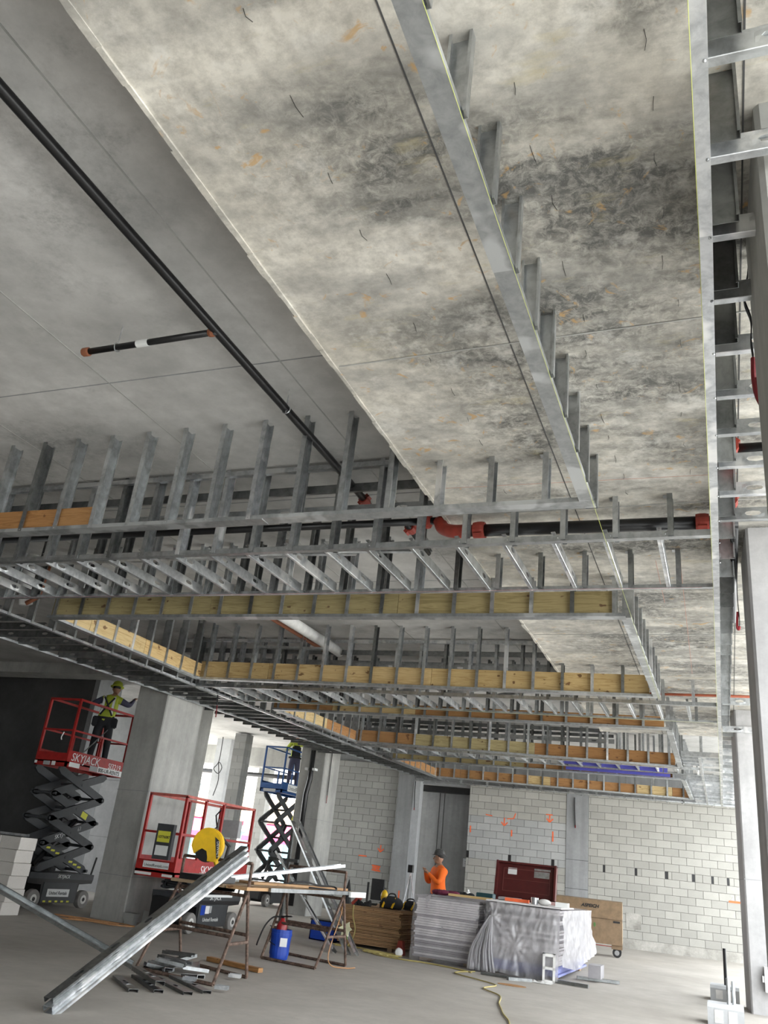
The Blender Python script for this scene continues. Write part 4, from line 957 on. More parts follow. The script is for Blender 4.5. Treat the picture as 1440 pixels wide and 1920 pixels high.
b = NB(); tube(b, smooth_path([(-5.6, 10.9, .98), (-5.4, 11.2, 1.05), (-5.3, 11.5, 1.02), (-5.15, 11.7, 1.02), (-5.1, 11.6, .98), (-5.4, 11.3, .985)], 5), .012, 6); obj('black_cable', b, 'black_rubber', label='black cable lying on the work table', cat='cable')
# chop saw
CS = empty('chop_saw', (-5.8, 9.35, .975), 'yellow metal cutting chop saw on the work table', 'chop saw')
b = NB(); box(b, -6.05, -5.55, 9.2, 9.65, .975, 1.04); obj('base', b, 'black_paint', CS)
SF = frame((-5.83, 9.36, 1.36), (.94, .2, 0), (-.2, .94, 0), (0, 0, 1))
b = NB(); out_ = [(.205*math.cos(a), .205*math.sin(a)) for a in [math.radians(x) for x in range(-25, 195, 15)]]+[(-.16, -.10), (-.06, -.02), (.02, -.05), (.03, -.17), (.13, -.17)]
prism(b, out_, -.05, .05, 'y', SF); bmesh.ops.bevel(b, geom=[e for e in b.edges if abs((SF.inverted() @ e.verts[0].co).y-(SF.inverted() @ e.verts[1].co).y) < .01], offset=.012, segments=2, affect='EDGES'); obj('blade_guard', b, 'saw_yellow', CS)
b = NB(); lathe(b, [(.02, -.012), (.175, -.006), (.175, .006), (.02, .012)], 24, SF @ T(0, 0, -.01) @ M4.Rotation(math.pi/2, 4, 'X')); obj('blade', b, 'black_paint', CS)
b = NB(); prism(b, [(.09, .11), (.15, .07), (.17, -.13), (.15, -.13)], -.053, -.05, 'y', SF); pn = obj('badge', b, 'label_black', CS)
text('DEWALT', .045, 'label_white', CS, SF @ V((.125, -.056, .06)), SF.to_3x3() @ V((.15, 0, -1)), SF.to_3x3() @ V((1, 0, .15)), .0005)
b = NB(); tube(b, [SF @ V((.15, .05, .1)), SF @ V((.24, .1, .02)), SF @ V((.2, .12, -.2))], .022, 8); obj('handle', b, 'black_paint', CS)
b = NB(); tube(b, [SF @ V((.0, .05, -.02)), SF @ V((.02, .22, -.05))], .075, 12); obj('motor', b, 'black_paint', CS)
b = NB(); tube(b, [SF @ V((.1, 0, -.1)), (-5.68, 9.5, 1.04)], .03, 6); obj('pivot_arm', b, 'saw_yellow', CS)
# bundle of long studs in front
def lstud(name, p, q, w_, label, mat='galvanized_steel', group=None, n=6):
    L = (V(q)-V(p)).length
    o = member(name, None, p, q, w_, mat, .092, .041, .01, tuple(.35+(L-.7)*i/(n-1) for i in range(n)))
    return tag(o, label, 'stud', group)
p0, p1 = V((-5.16, 6.30, .10)), V((-5.14, 9.02, 1.40)); d = (p1-p0).normalized(); dn = V((0, .42, -.9))
for i, (lab) in enumerate(('uppermost long steel stud of the leaning bundle in front', 'middle long steel stud of the leaning bundle in front', 'lowest long steel stud of the leaning bundle in front')):
    off = V((.035*i, 0, 0))+dn*(.037*i)+d*(-.05*i+.0)
    lstud('steel_stud', p0+off, p1+off, dn, lab, ('galvanized_dark', 'galvanized_bright', 'galvanized_bright')[i])  # dark top, bright lower studs: ceiling reflection and side light put in colour
lstud('steel_stud', (-6.15, 8.75, .06), (-8.35, 6.85, 1.25), (.3, -.5, 1), 'long steel stud leaning up toward the left edge', 'galvanized_dark')
for i, (p, q) in enumerate((((-5.35, 7.72, .03), (-5.95, 8.25, .03)), ((-5.22, 7.95, .10), (-5.95, 8.55, .10)), ((-5.20, 7.92, .03), (-5.9, 8.5, .03)), ((-4.98, 8.1, .03), (-5.9, 8.75, .03)), ((-4.92, 8.35, .03), (-5.7, 8.9, .03)))):
    lstud('steel_stud', p, q, (0, 0, -1), ('left short steel stud of the floor pile', 'top short steel stud of the floor pile', 'short steel stud under the top one of the pile', 'second short steel stud from the right in floor pile', 'rightmost short steel stud of the floor pile')[i], 'galvanized_dark', n=2)
for i in range(14):      # offcuts under the sawhorse
    a = random.uniform(0, 6.28); x, y = -6.0+random.uniform(-.3, .42), 9.35+random.uniform(-.28, .3); L = random.uniform(.12, .38); z = .03+random.uniform(0, .14)*(i > 4)
    o = member('stud_offcut', None, (x, y, z), (x+L*math.cos(a), y+L*math.sin(a), z+random.uniform(-.0, .05)), (0, 0, random.choice([-1, 1])), 'galvanized_dark' if i % 3 else 'galvanized_steel', .092, .036, .009)
    tag(o, 'steel stud offcut in the scrap pile under the nearer sawhorse', 'offcut', 'offcuts under the sawhorse')
for p, lab in (((-5.45, 8.72), 'small shiny stud offcut in front of the scrap pile'), ((-5.32, 9.45), 'small stud offcut by the right leg of the nearer sawhorse'), ((-4.95, 8.55), 'flat dark offcut on the open floor right of the pile')):
    o = member('stud_offcut', None, (*p, .03), (p[0]+.13, p[1]+.04, .03), (0, 0, 1), 'galvanized_bright', .08, .036, 0); tag(o, lab, 'offcut')
b = NB(); bar(b, (-6.3, 10.6, .03), (-5.4, 10.35, .03), .08, .05); obj('timber_offcut', b, 'wood_orange', label='orange-brown timber strip on the floor behind the scrap pile', cat='timber')
# studs leaning behind the table
lstud('steel_stud', (-5.72, 13.9, .02), (-8.62, 17.0, 2.05), (-.6, .2, -1), 'long steel stud leaning high behind the work table', 'galvanized_steel', n=5)
lstud('steel_stud', (-5.60, 13.9, .02), (-8.52, 17.05, 2.05), (.6, .2, 1), 'bright steel stud leaning next to the tall leaning one', 'galvanized_bright', n=5)
lstud('steel_stud', (-5.95, 13.8, .02), (-8.9, 17.0, 1.38), (.6, .2, 1), 'lower steel stud leaning behind the work table', 'galvanized_steel', n=5)
b = NB(); box(b, -8.78, -8.5, 16.95, 17.25, 0, .02); box(b, -8.66, -8.6, 17.06, 17.12, 0, 2.02); box(b, -9.1, -8.4, 17.05, 17.13, 1.24, 1.30); obj('stud_prop', b, 'galvanized_dark', label='dark steel prop behind the leaning studs', cat='prop')

# ================================================================== SMALL THINGS ON THE FLOOR
BK = empty('bucket', (-6.0, 11.98, 0), 'blue plastic bucket under the farther sawhorse', 'bucket')
b = NB(); lathe(b, [(.125, 0.0), (.13, .02), (.148, .30), (.155, .30), (.155, .33), (.149, .33), (.15, .38), (.142, .38), (.14, .06), (.01, .05)], 20, T(-6.0, 11.98, .001)); obj('shell', b, 'blue_plastic', BK, smooth=False)
b = NB(); box(b, -.05, .05, -.147, -.143, .17, .28, frame((-5.98, 11.98, 0), (.8, .6, 0), (-.6, .8, 0), (0, 0, 1))); obj('label_sticker', b, 'label_white', BK)
b = NB(); tube(b, [(-6.15, 11.98, .33), (-6.1, 11.82, .22), (-5.98, 11.80, .18)], .005, 5); obj('bail', b, 'black_paint', BK)
EX = empty('fire_extinguisher', (-6.02, 12.0, .06), 'red fire extinguisher standing in the blue bucket', 'extinguisher')
b = NB(); lathe(b, [(.06, .065), (.075, .09), (.075, .42), (.06, .47), (.03, .49), (.03, .52)], 16, T(-6.02, 12.0, 0)); obj('cylinder', b, 'extinguisher_red', EX, smooth=True)
b = NB(); bar(b, (-6.05, 12.0, .54), (-5.86, 11.97, .56), .025, .02); bar(b, (-6.02, 12, .5), (-6.02, 12, .55), .03); obj('valve_handle', b, 'black_paint', EX)
b = NB(); tube(b, smooth_path([(-6.04, 12.0, .53), (-6.15, 11.95, .52), (-6.24, 11.9, .40), (-6.29, 11.86, .22), (-6.31, 11.86, .14)], 5), .011, 6); obj('hose', b, 'black_rubber', EX)
BX = empty('blue_crate', (-6.95, 15.7, 0), 'open blue plastic crate behind the leaning studs', 'crate')
b = NB()
for a in ((-7.2, -6.7, 15.5, 15.52), (-7.2, -6.7, 15.88, 15.9), (-7.2, -7.18, 15.5, 15.9), (-6.72, -6.7, 15.5, 15.9)): box(b, *a, .004, .32)
box(b, -7.2, -6.7, 15.5, 15.9, .004, .02); obj('shell', b, 'blue_plastic', BX)
b = NB(); box(b, -7.21, -6.69, 15.49, 15.91, .325, .345); obj('lid', b, 'black_paint', BX)
# flower on the sawhorse leg
FL = empty('flower', (-5.13, 12.25, .49), 'cream artificial flower tied to the sawhorse leg', 'flower')
for i in range(6):
    a = i*math.pi/3; b = NB(); dd = V((math.cos(a), -.35, math.sin(a))).normalized()
    prism(b, [(-.004, 0), (-.035, .055), (0, .115), (.035, .055), (.004, 0)], -.004, .004, 'y', frame((-5.13, 12.26, .485), V((-math.sin(a), 0, math.cos(a))), V((0, -1, -.0)), dd)); obj('petal', b, 'flower_cream', FL)
b = NB(); tube(b, [(-5.13, 12.27, .485), (-5.12, 12.32, .35)], .006, 5); obj('stem', b, 'leaf_green', FL)

# stack of plywood with tool bags
PW = empty('plywood_stack', (-6.0, 16.5, 0), 'stack of brown plywood sheets beside the wrapped boards', 'sheet stack')
PD = V((1, .06, 0)).normalized(); z = .05
for x in (-6.4, -5.6):
    b = NB(); bar(b, (x, 15.45, .027), (x+.05, 17.6, .027), .09, .05); obj('dunnage', b, 'plank', PW)
for i in range(24):
    b = NB(); ox, oy = random.uniform(-.04, .03), random.uniform(-.03, .03); box(b, -6.6+ox, -5.42+ox, 15.4+oy, 17.7+oy, z+.002, z+.0225); obj('plywood_sheet', b, 'plywood', PW); z += .0255
zpw = z
def bag(name, c, r, mat, label, parts=()):
    root = empty(name, (c[0], c[1], zpw), label, name.replace('_', ' '))
    b = NB(); ball(b, None, 1, 16, 10, T(c[0], c[1], zpw+r[2]*.62) @ M4.Diagonal((*r, 1)))
    for v in b.verts:
        v.co.z = max(v.co.z, zpw+.001); v.co += V((random.uniform(-1, 1), random.uniform(-1, 1), random.uniform(0, 1)))*.012
    obj('body', b, mat, root, smooth=True)
    b = NB(); tube(b, smooth_path([(c[0]-.09, c[1]-.02, zpw+r[2]*1.3), (c[0]-.05, c[1], zpw+r[2]*1.9), (c[0]+.05, c[1], zpw+r[2]*1.9), (c[0]+.09, c[1]-.02, zpw+r[2]*1.3)], 4), .014, 6); obj('handle', b, 'black_rubber', root)
    for k in (-1, 1):
        b = NB(); P = smooth_path([(c[0]+k*.09-.03, c[1]-r[1]*.92, zpw+.02), (c[0]+k*.09, c[1]-r[1]*.86, zpw+r[2]*.8), (c[0]+k*.075, c[1]-r[1]*.4, zpw+r[2]*1.45)], 4)
        for p, q in zip(P, P[1:]): bar(b, p, q, .035, .012, (0, 1, 0))
        obj('strap', b, 'saw_yellow', root)
    return root
bag('tool_bag', (-5.75, 15.75), (.22, .16, .13), 'dark_cloth', 'black and yellow tool bag in the middle of plywood stack')
bag('tool_bag', (-5.5, 16.1), (.16, .15, .10), 'dark_cloth', 'small black tool bag at the right end of plywood stack')
DR = empty('power_tool', (-5.98, 15.95, zpw), 'yellow and black power tool standing on the plywood', 'power tool')
b = NB(); ball(b, None, 1, 14, 10, T(-5.98, 15.95, zpw+.19) @ M4.Diagonal((.07, .06, .11, 1))); obj('housing', b, 'saw_yellow', DR, smooth=True)
b = NB(); tube(b, [(-5.98, 15.95, zpw+.0), (-5.98, 15.95, zpw+.15)], .045, 10); obj('grip', b, 'black_rubber', DR)
b = NB(); box(b, -6.04, -5.96, 15.91, 16.0, zpw, zpw+.05); obj('battery', b, 'black_paint', DR)
for i, (x, y, mt, lab) in enumerate(((-6.35, 15.6, 'dark_cloth', 'dark bundle of tools at the left end of plywood stack'), (-6.15, 15.7, 'black_rubber', 'black tangle of gear between bundle and power tool'))):
    b = NB()
    for k in range(9): tube(b, [(x+random.uniform(-.12, .12), y+random.uniform(-.1, .1), zpw+random.uniform(.01, .05)) for _ in range(3)]+[(x, y, zpw+.09)], .02, 6)
    obj('tool_gear', b, mt, label=lab, cat='tools')
b = NB(); tube(b, [(-6.42, 15.5, zpw+.02), (-6.3, 15.48, zpw+.14), (-6.25, 15.5, zpw+.10)], .03, 8); obj('red_tool', b, 'red_coupling', label='red tool standing at the left end of the plywood', cat='tool')

# wrapped stacks of gypsum board
def gyp(label, x0, x1, y0, y1, ht, n):
    root = empty('board_stack', ((x0+x1)/2, (y0+y1)/2, 0), label, 'board stack')
    for x in (x0+.15, x1-.15):
        for y in (y0+.3, y1-.3):
            b = NB(); box(b, x-.1, x+.1, y-.1, y+.1, 0.001, .06); obj('dunnage', b, 'plank', root)
    z = .062; h = (ht-z)/n
    for i in range(n):
        b = NB(); ox = random.uniform(-.03, .02); oy = random.uniform(-.02, .02)
        box(b, x0+ox, x1+ox, y0+oy, y1+oy, z+.001, z+h-.003); obj('gypsum_board', b, 'purple_paper' if (x0 > -4 and i < 4) else random.choice(['gypsum_board', 'gypsum_dark', 'gypsum_board']), root); z += h
    return root
G1 = gyp('stack of gypsum boards under thin clear plastic, left of two', -4.92, -3.86, 14.72, 17.3, .98, 26)
G2 = gyp('stack of gypsum boards under knotted plastic sheeting, right of two', -3.66, -2.55, 14.72, 17.7, 1.0, 26)
from mathutils import noise as mnoise
def film(name, label, x0, x1, y0, y1, zt, hems, knots, ruff=.03, mat='plastic_film'):
    """plastic sheet draped over a stack: top, front, left and right skirts with wrinkles"""
    root = empty(name, ((x0+x1)/2, (y0+y1)/2, 0), label, 'plastic sheet')
    def grid(nm, fn, nu, nv, mt=None):
        b = NB(); G_ = [[b.verts.new(fn(i/nu, j/nv)) for i in range(nu+1)] for j in range(nv+1)]
        for j in range(nv):
            for i in range(nu): b.faces.new((G_[j][i], G_[j][i+1], G_[j+1][i+1], G_[j+1][i]))
        for f in b.faces: f.smooth = True
        o = obj(nm, b, mt or mat, root)
        return o
    def wr(x, y, z, amp): 
        q = (1-2*abs(mnoise.noise(V((x*5+z*1.3, y*5+z*1.3, z*2.2)))))*amp*.8+(1-2.5*abs(mnoise.noise(V((x*12-z*3, y*12-z*3, z*3+9)))))*amp*.55
        for kx, kz in knots:
            dx, dz = x-kx, z-kz; rr = math.hypot(dx, dz)
            if rr < .6: q += .018*math.sin(math.atan2(dz, dx)*11)*min(1, rr/.12)*(1-rr/.6)+.05*max(0, 1-rr/.12)
        return abs(q)
    e = .02
    grid('front_skirt', lambda u, v: (lambda x, z: (x, y0-e-.02-wr(x, y0, z, ruff)-(.10 if hems else .04)*(1-z/zt)**2, z))(x0-e+(x1-x0+2*e)*u, .015+.05*abs(mnoise.noise(V((u*5, 1, x0))))+(zt-.015)*v), 70, 44)
    grid('left_skirt', lambda u, v: (lambda y, z: (x0-e-.02-wr(x0, y, z, ruff), y, z))(y0-e+(y1-y0)*u, .04+.2*u+(zt-.04-.2*u)*v), 40, 20)
    grid('right_skirt', lambda u, v: (lambda y, z: (x1+e+.03+wr(x1+2, y, z, ruff*1.4)+.12*(1-v)**2*u, y, z))(y0-e+(y1-y0)*u, hems*(1.2*abs(u-.35)) +.12+(zt-.12-hems*1.2*abs(u-.35))*v), 50, 30, 'plastic_milky' if hems else None)
    grid('top_sheet', lambda u, v: (x0-e-.02+(x1-x0+2*e+.05)*u, y0-e-.02+(y1-y0+2*e)*v, zt+.004+.006*abs(mnoise.noise(V((u*9, v*9, 3))))), 24, 24)
    return root
film('plastic_cover', 'thin clear plastic cover over the left board stack', -4.92, -3.84, 14.70, 17.3, .99, 0.0, [], .012, 'plastic_clear')
film('plastic_cover', 'crumpled knotted plastic cover over the right board stack', -3.68, -2.53, 14.68, 17.7, 1.01, 0.25, [(-3.58, .78), (-3.2, .42)], .024)
b = NB()
for i in range(30):
    e = random.uniform(-1, 1)
    tube(b, smooth_path([(-3.60+.02*e, 14.57, .82), (-3.66+.09*e, 14.53+random.uniform(-.02, .02), .60), (-3.72+.17*e, 14.51+random.uniform(-.03, .03), .30), (-3.70+.22*e, 14.49+random.uniform(-.03, .03), .02)], 4), [.010+.013*k/12 for k in range(13)], 6)
obj('plastic_bundle', b, 'plastic_film', label='gathered tail of plastic hanging between the two board stacks', cat='plastic sheet', smooth=True)
# things on the stacks
ZS = 1.018
b = NB()
for k in range(7): ball(b, None, 1, 10, 6, T(-4.75+.06*k+random.uniform(-.02, .02), 15.15+random.uniform(-.08, .08), ZS+.035) @ M4.Diagonal((.10, .08, .045, 1)))
obj('jacket', b, 'maroon_cloth', label='dark red jacket thrown on the left board stack', cat='jacket', smooth=True)
b = NB()
for k in range(6): ball(b, None, 1, 10, 6, T(-4.48+.06*k, 15.4+random.uniform(-.05, .05), ZS+.04) @ M4.Diagonal((.08, .06, .04, 1)))
obj('black_bag', b, 'dark_cloth', label='black bag lying behind the dark red jacket', cat='bag', smooth=True)
plank((-4.45, 15.0, ZS+.022), (-3.72, 15.05, ZS+.022), .16, .035, 'wood_pine', 'pale timber board on the left board stack')
b = NB(); lathe(b, [(.035, 0), (.04, .02), (.04, .08), (.015, .10), (.015, .125)], 12, T(-4.22, 15.35, ZS+.003)); obj('bottle', b, 'label_white', label='small white bottle on the left board stack', cat='bottle')
b = NB(); box(b, -4.12, -3.82, 15.5, 15.72, ZS+.003, ZS+.10); bmesh.ops.bevel(b, geom=b.edges[:], offset=.012, segments=1, affect='EDGES'); obj('tool_case', b, 'teal_case', label='dark teal case at the back of the left board stack', cat='case')
ZS2 = 1.04
b = NB(); box(b, -3.72, -2.5, 14.66, 15.9, ZS2-.012, ZS2+.008); obj('top_board', b, 'gypsum_board', label='loose gypsum board on top of the right plastic cover', cat='board')
b = NB(); box(b, -2.62, -2.42, 14.8, 14.95, ZS2+.01, ZS2+.085); obj('white_carton', b, 'label_white', label='small white carton at the right end of board stack', cat='carton')
b = NB(); ball(b, None, 1, 10, 8, T(-2.82, 14.95, ZS2+.055) @ M4.Diagonal((.11, .07, .05, 1))); obj('rag', b, 'white_block', label='crumpled white rag on the right board stack', cat='rag', smooth=True)
b = NB(); lathe(b, [(.06, 0), (.062, .1), (.05, .1), (.045, .06)], 14, T(-2.98, 14.95, ZS2+.01)); obj('tape_roll', b, 'galvanized_bright', label='grey tin beside the white rag', cat='tin')
b = NB(); box(b, -3.5, -3.1, 15.05, 15.1, ZS2+.01, ZS2+.06); obj('orange_tool', b, 'spray_orange', label='orange hand tool lying on the right board stack', cat='tool')
b = NB(); box(b, -3.66, -3.3, 15.2, 15.5, ZS2+.01, ZS2+.06); bmesh.ops.bevel(b, geom=b.edges[:], offset=.015, segments=1, affect='EDGES'); obj('glove_pile', b, 'gypsum_dark', label='grey gloves at the left of the right board stack', cat='gloves')

# gang boxes
GR = empty('job_box', (-4.0, 18.7, 0), 'open maroon steel job box behind the board stacks', 'job box')
b = NB()
for a in ((-4.62, -3.36, 18.3, 18.33, .15, 1.06), (-4.62, -3.36, 18.97, 19.0, .15, 1.06), (-4.62, -4.59, 18.3, 19.0, .15, 1.06), (-3.39, -3.36, 18.3, 19.0, .15, 1.06), (-4.62, -3.36, 18.3, 19.0, .15, .18)): box(b, *a)
obj('body', b, 'maroon_paint', GR)
b = NB()
for x in (-4.6, -3.46):
    for y in (18.32, 18.88): box(b, x, x+.1, y, y+.1, 0.001, .15)
obj('feet', b, 'maroon_paint', GR)
b = NB(); FLd = frame((-3.99, 19.0, 1.06), (1, 0, 0), (0, -.985, .17), (0, .17, .985))
box(b, -.64, .64, -.02, .02, .0, .68, FLd)
for a in ((-.64, -.60, .02, .14, 0, .68), (.60, .64, .02, .14, 0, .68), (-.64, .64, .02, .10, .64, .68)): box(b, *a, FLd)
ld = obj('lid', b, 'maroon_paint', GR)
b = NB()
for a in ((-.5, -.485, .02, .028, .10, .56), (.485, .5, .02, .028, .10, .56), (-.5, .5, .02, .028, .10, .115), (-.5, .5, .02, .028, .545, .56), (-.5, .5, .02, .026, .34, .35)): box(b, *a, FLd)
obj('rib', b, 'maroon_light', ld)
b = NB(); box(b, -.40, -.21, .021, .024, .44, .57, FLd); obj('paper_label', b, 'label_white', ld)
b = NB(); box(b, .16, .50, .021, .024, .42, .60, FLd); obj('metal_plate', b, 'galvanized_steel', ld)
GT = empty('job_box', (-3.1, 22.5, 0), 'tan steel job box on casters in front of block wall', 'job box')
GF = frame((-2.36, 22.1, 0), (-1, -.10, 0), (.1, -1, 0), (0, 0, 1))     # local x runs left along the front, y toward the viewer
Lb = 1.52
b = NB(); prism(b, [(0.0, .26), (0.0, .78), (-.02, .78), (-.70, .78), (-.70, .26)], 0, Lb, 'x', GF); obj('body', b, 'tan_paint', GT)
b = NB(); prism(b, [(.012, .785), (-.02, .80), (-.20, 1.16), (-.66, 1.18), (-.70, .785)], 0, Lb, 'x', GF); ld = obj('lid', b, 'tan_paint', GT)
b = NB(); prism(b, [(-.05, .30), (-.05, .72), (-.65, .72), (-.65, .30)], -.006, 0, 'x', GF); obj('end_panel', b, 'tan_light', GT)
b = NB(); prism(b, [(-.06, .81), (-.22, 1.13), (-.64, 1.15), (-.66, .81)], -.006, 0, 'x', GF); obj('lid_end', b, 'tan_light', GT)
ex = GF.to_3x3() @ V((-1, 0, 0)); ez = GF.to_3x3() @ V((0, -.447, .894))
text('ASPEICH', .105, 'label_black', ld, GF @ V((.93, -.115, 1.0)), ex, ez, .002, bold=.004, shear=.2)
b = NB(); box(b, .05, .2, 0, .01, .72, .76, GF); obj('latch', b, 'black_paint', GT)
b = NB(); ball(b, None, 1, 10, 6, GF @ T(.62, .0, .64) @ M4.Diagonal((.03, .004, .05, 1))); obj('green_mark', b, 'leaf_green', GT)
b = NB(); box(b, .95, 1.1, 0, .012, .52, .56, GF); box(b, .95, 1.08, 0, .012, .60, .64, GF); obj('red_sticker', b, 'red_coupling', GT)
b = NB(); bar(b, GF @ V((.1, -.1, .22)), GF @ V((1.3, -.1, .22)), .02); obj('skid_rod', b, 'red_faded', GT)
for x in (.12, 1.38):
    for y in (-.12, -.58):
        b = NB(); box(b, x-.12, x+.12, y-.06, y+.06, .17, .26, GF); cs = obj('caster', b, 'tan_paint', GT)
        F = GF @ T(x, y, .1) @ M4.Rotation(math.pi/2, 4, 'X')
        b = NB(); lathe(b, [(.03, -.025), (.1, -.025), (.1, .025), (.03, .025)], 18, F); wl_ = obj('caster_wheel', b, 'black_rubber', cs)
        b = NB(); lathe(b, [(.01, -.032), (.055, -.03), (.055, .03), (.01, .032)], 12, F); obj('caster_hub', b, 'label_grey', cs)

# loose blocks at the foot of the right stack
def hollow_block(M, label, mat='white_block'):
    b = NB(); t_ = .036; L, Hh, D = .39, .19, .19
    for a in ((0, L, 0, t_), (0, L, D-t_, D), (0, t_, 0, D), (L-t_, L, 0, D), (L/2-t_/2, L/2+t_/2, 0, D)): box(b, a[0], a[1], a[2], a[3], 0, Hh, M)
    return obj('concrete_block', b, mat, label=label, cat='concrete block')
hollow_block(frame((-2.72, 14.40, .001), (0, 0, 1), (.98, .2, 0), (-.2, .98, 0)), 'hollow concrete block standing on end against the plastic')
b = NB(); box(b, -2.2, -2.0, 15.55, 15.95, .06, .25); obj('concrete_block', b, 'gypsum_dark', label='grey block lying on rails right of the plastic cover', cat='concrete block')
for p, q, lab in (((-2.55, 14.6, .03), (-2.05, 14.55, .03), 'short grey rail on the floor in front of purple boards'), ((-2.4, 15.7, .03), (-1.75, 15.9, .03), 'grey rail under the grey block'), ((-3.15, 13.95, .02), (-2.85, 14.2, .02), 'grey tube on the floor by the plastic hem')):
    b = NB(); bar(b, p, q, .07, .045); obj('floor_rail', b, 'galvanized_dark', label=lab, cat='rail')
b = NB(); tube(b, [(-3.6, 14.1, .025), (-2.95, 14.15, .025)], .02, 8); obj('floor_pipe', b, 'galvanized_dark', label='thin dark pipe on the floor before the right stack', cat='pipe')
b = NB(); GG = [[b.verts.new((-3.05+.5*i/22, 14.18+.22*j/10+.03*mnoise.noise(V((i*.4, j*.3, 1))), .004+.075*abs(mnoise.noise(V((i*.35, j*.45, 7))))*math.sin(math.pi*(i+.5)/23)*math.sin(math.pi*(j+.5)/11))) for i in range(23)] for j in range(11)]
for j in range(10):
    for i in range(22): b.faces.new((GG[j][i], GG[j][i+1], GG[j+1][i+1], GG[j+1][i]))
obj('plastic_scrap', b, 'white_block', label='crumpled white plastic scrap on the floor beside hollow block', cat='scrap', smooth=True)
b = NB(); lathe(b, [(.16, 0), (.16, .004), (.02, .004)], 14, T(-2.95, 13.35, .001) @ M4.Diagonal((1.3, .8, 1, 1))); obj('floor_stain', b, 'wood_orange', label='brown round scrap lying on the floor before the stack', cat='scrap')
# post bases at right
def post_base(label, x0, x1, y0, y1, h, posts, mat, pmat):
    root = empty('post_base', ((x0+x1)/2, (y0+y1)/2, 0), label, 'post base')
    b = NB(); prism(b, [(y0, 0.001), (y1, .001), (y1, h), (y0+.05, h), (y0, h-.04)], x0, x1, 'x'); obj('base', b, 'wall_light', root)
    for a, c in ((x0+.08, x0+.18), (x0+.24, x0+.34)):
        b = NB(); box(b, a, c, y0-.004, y0+.002, .03, h-.06); obj('face_panel', b, 'white_block', root)
    for x, y, z, r in posts:
        b = NB(); tube(b, [(x, y, h-.02), (x, y, z)], r, 10); obj('upright', b, pmat, root)
    return root
post_base('low block base with a tall black upright near right columns', -.36, .06, 15.72, 16.2, .21, [(-.13, 16.0, .73, .026)], 'wall_light', 'black_pipe')
post_base('low block base with two short grey uprights, nearest right column', -.33, .09, 12.6, 13.0, .23, [(-.08, 12.8, .52, .025), (-.02, 12.85, .49, .022)], 'wall_light', 'galvanized_steel')
b = NB(); box(b, .40, .7, 14.5, 14.61, .30, .62); box(b, .37, .40, 14.52, 14.58, .42, .50); obj('outlet_box', b, 'label_white', label='white electrical box on the pale far column', cat='electrical box')
# tripod, broom-like things by the back wall
TP = empty('tripod', (-6.25, 18.1, 0), 'slim grey surveying tripod beside the person in orange', 'tripod')
for a in (0, 2.1, 4.2):
    b = NB(); tube(b, [(-6.25, 18.1, 1.3), (-6.25+.3*math.cos(a), 18.1+.3*math.sin(a), .01)], .012, 6); obj('leg', b, 'galvanized_bright', TP)
b = NB(); box(b, -6.3, -6.2, 18.05, 18.15, 1.3, 1.45); obj('laser_level', b, 'black_paint', TP)
b = NB(); tube(b, [(-8.72, 22.0, 0), (-8.72, 22.0, .95)], .03, 8); box(b, -8.62, -8.28, 21.97, 22.03, .55, 1.05); box(b, -8.8, -8.3, 21.8, 22.2, 0.001, .04); obj('barrier_stand', b, 'black_rubber', label='black sign stand in front of the dim block wall', cat='stand')
b = NB(); lathe(b, [(.17, .001), (.15, .2), (.06, .75), (.01, .95)], 10, T(-9.35, 22.2, 0)); obj('covered_post', b, 'black_rubber', label='dark pointed cover left of the black sign stand', cat='cover')
b = NB(); tube(b, [(-5.95, 19.0, .0), (-5.95, 19.0, .98)], .02, 6); box(b, -5.99, -5.91, 18.99, 19.01, .6, .98); obj('marker_stake', b, 'spray_orange', label='orange marker stake behind the tool bags', cat='stake')
# red safety cone-like unit and round light at foot of plywood
b = NB(); prism(b, [(0, .001), (.16, .001), (.12, .22), (.05, .22)], 0, .12, 'y', T(-5.38, 15.1, 0)); obj('red_wedge', b, 'red_coupling', label='small red wedge unit on the floor between the two stacks', cat='floor tool')
b = NB(); lathe(b, [(.06, -.04), (.07, 0), (.05, .03), (.01, .035)], 14, frame((-5.18, 14.75, .075), (1, 0, 0), (0, 0, 1), (0, -1, 0))); obj('caster_wheel', b, 'label_white', label='white wheel on the floor left of wrapped stack', cat='wheel')

# block stack at the left edge
z = .001
for r in range(6):
    for i in range(2):
        x0 = -11.62+.42*i+(.0 if r % 2 else -.02); b = NB(); box(b, x0, x0+.41, 11.6+random.uniform(-.015, .015), 12.0, z, z+.192)
        bmesh.ops.bevel(b, geom=b.edges[:], offset=.006, segments=1, affect='EDGES')
        obj('stacked_block', b, 'block_stacked', label='pale block in the %s course of the left edge stack, %s' % (('bottom', 'second', 'third', 'fourth', 'fifth', 'top')[r], ('outer side', 'side toward the lift')[i]), cat='block', group='pale blocks stacked at the left edge')
    z += .195
for i in range(2):
    o = member('stud_offcut', None, (-11.6, 11.7+.12*i, z+.05), (-10.9, 11.75+.12*i, z+.05), (0, 0, -1), 'galvanized_bright', .08, .036, .009); tag(o, ('front', 'rear')[i]+' bright stud offcut on top of the pale block stack', 'offcut')
# rubble by the column
for i, (x, y, s) in enumerate(((-9.6, 13.15, .2), (-9.35, 13.35, .26), (-9.2, 13.2, .18))):
    b = NB(); box(b, x, x+s, y, y+s*.7, .001, s*.9); 
    for v in b.verts: v.co += V((random.uniform(-1, 1), random.uniform(-1, 1), 0))*.03
    obj('rubble_piece', b, 'block_left', label=('left', 'biggest', 'right')[i]+' broken block piece at the foot of big column', cat='rubble')
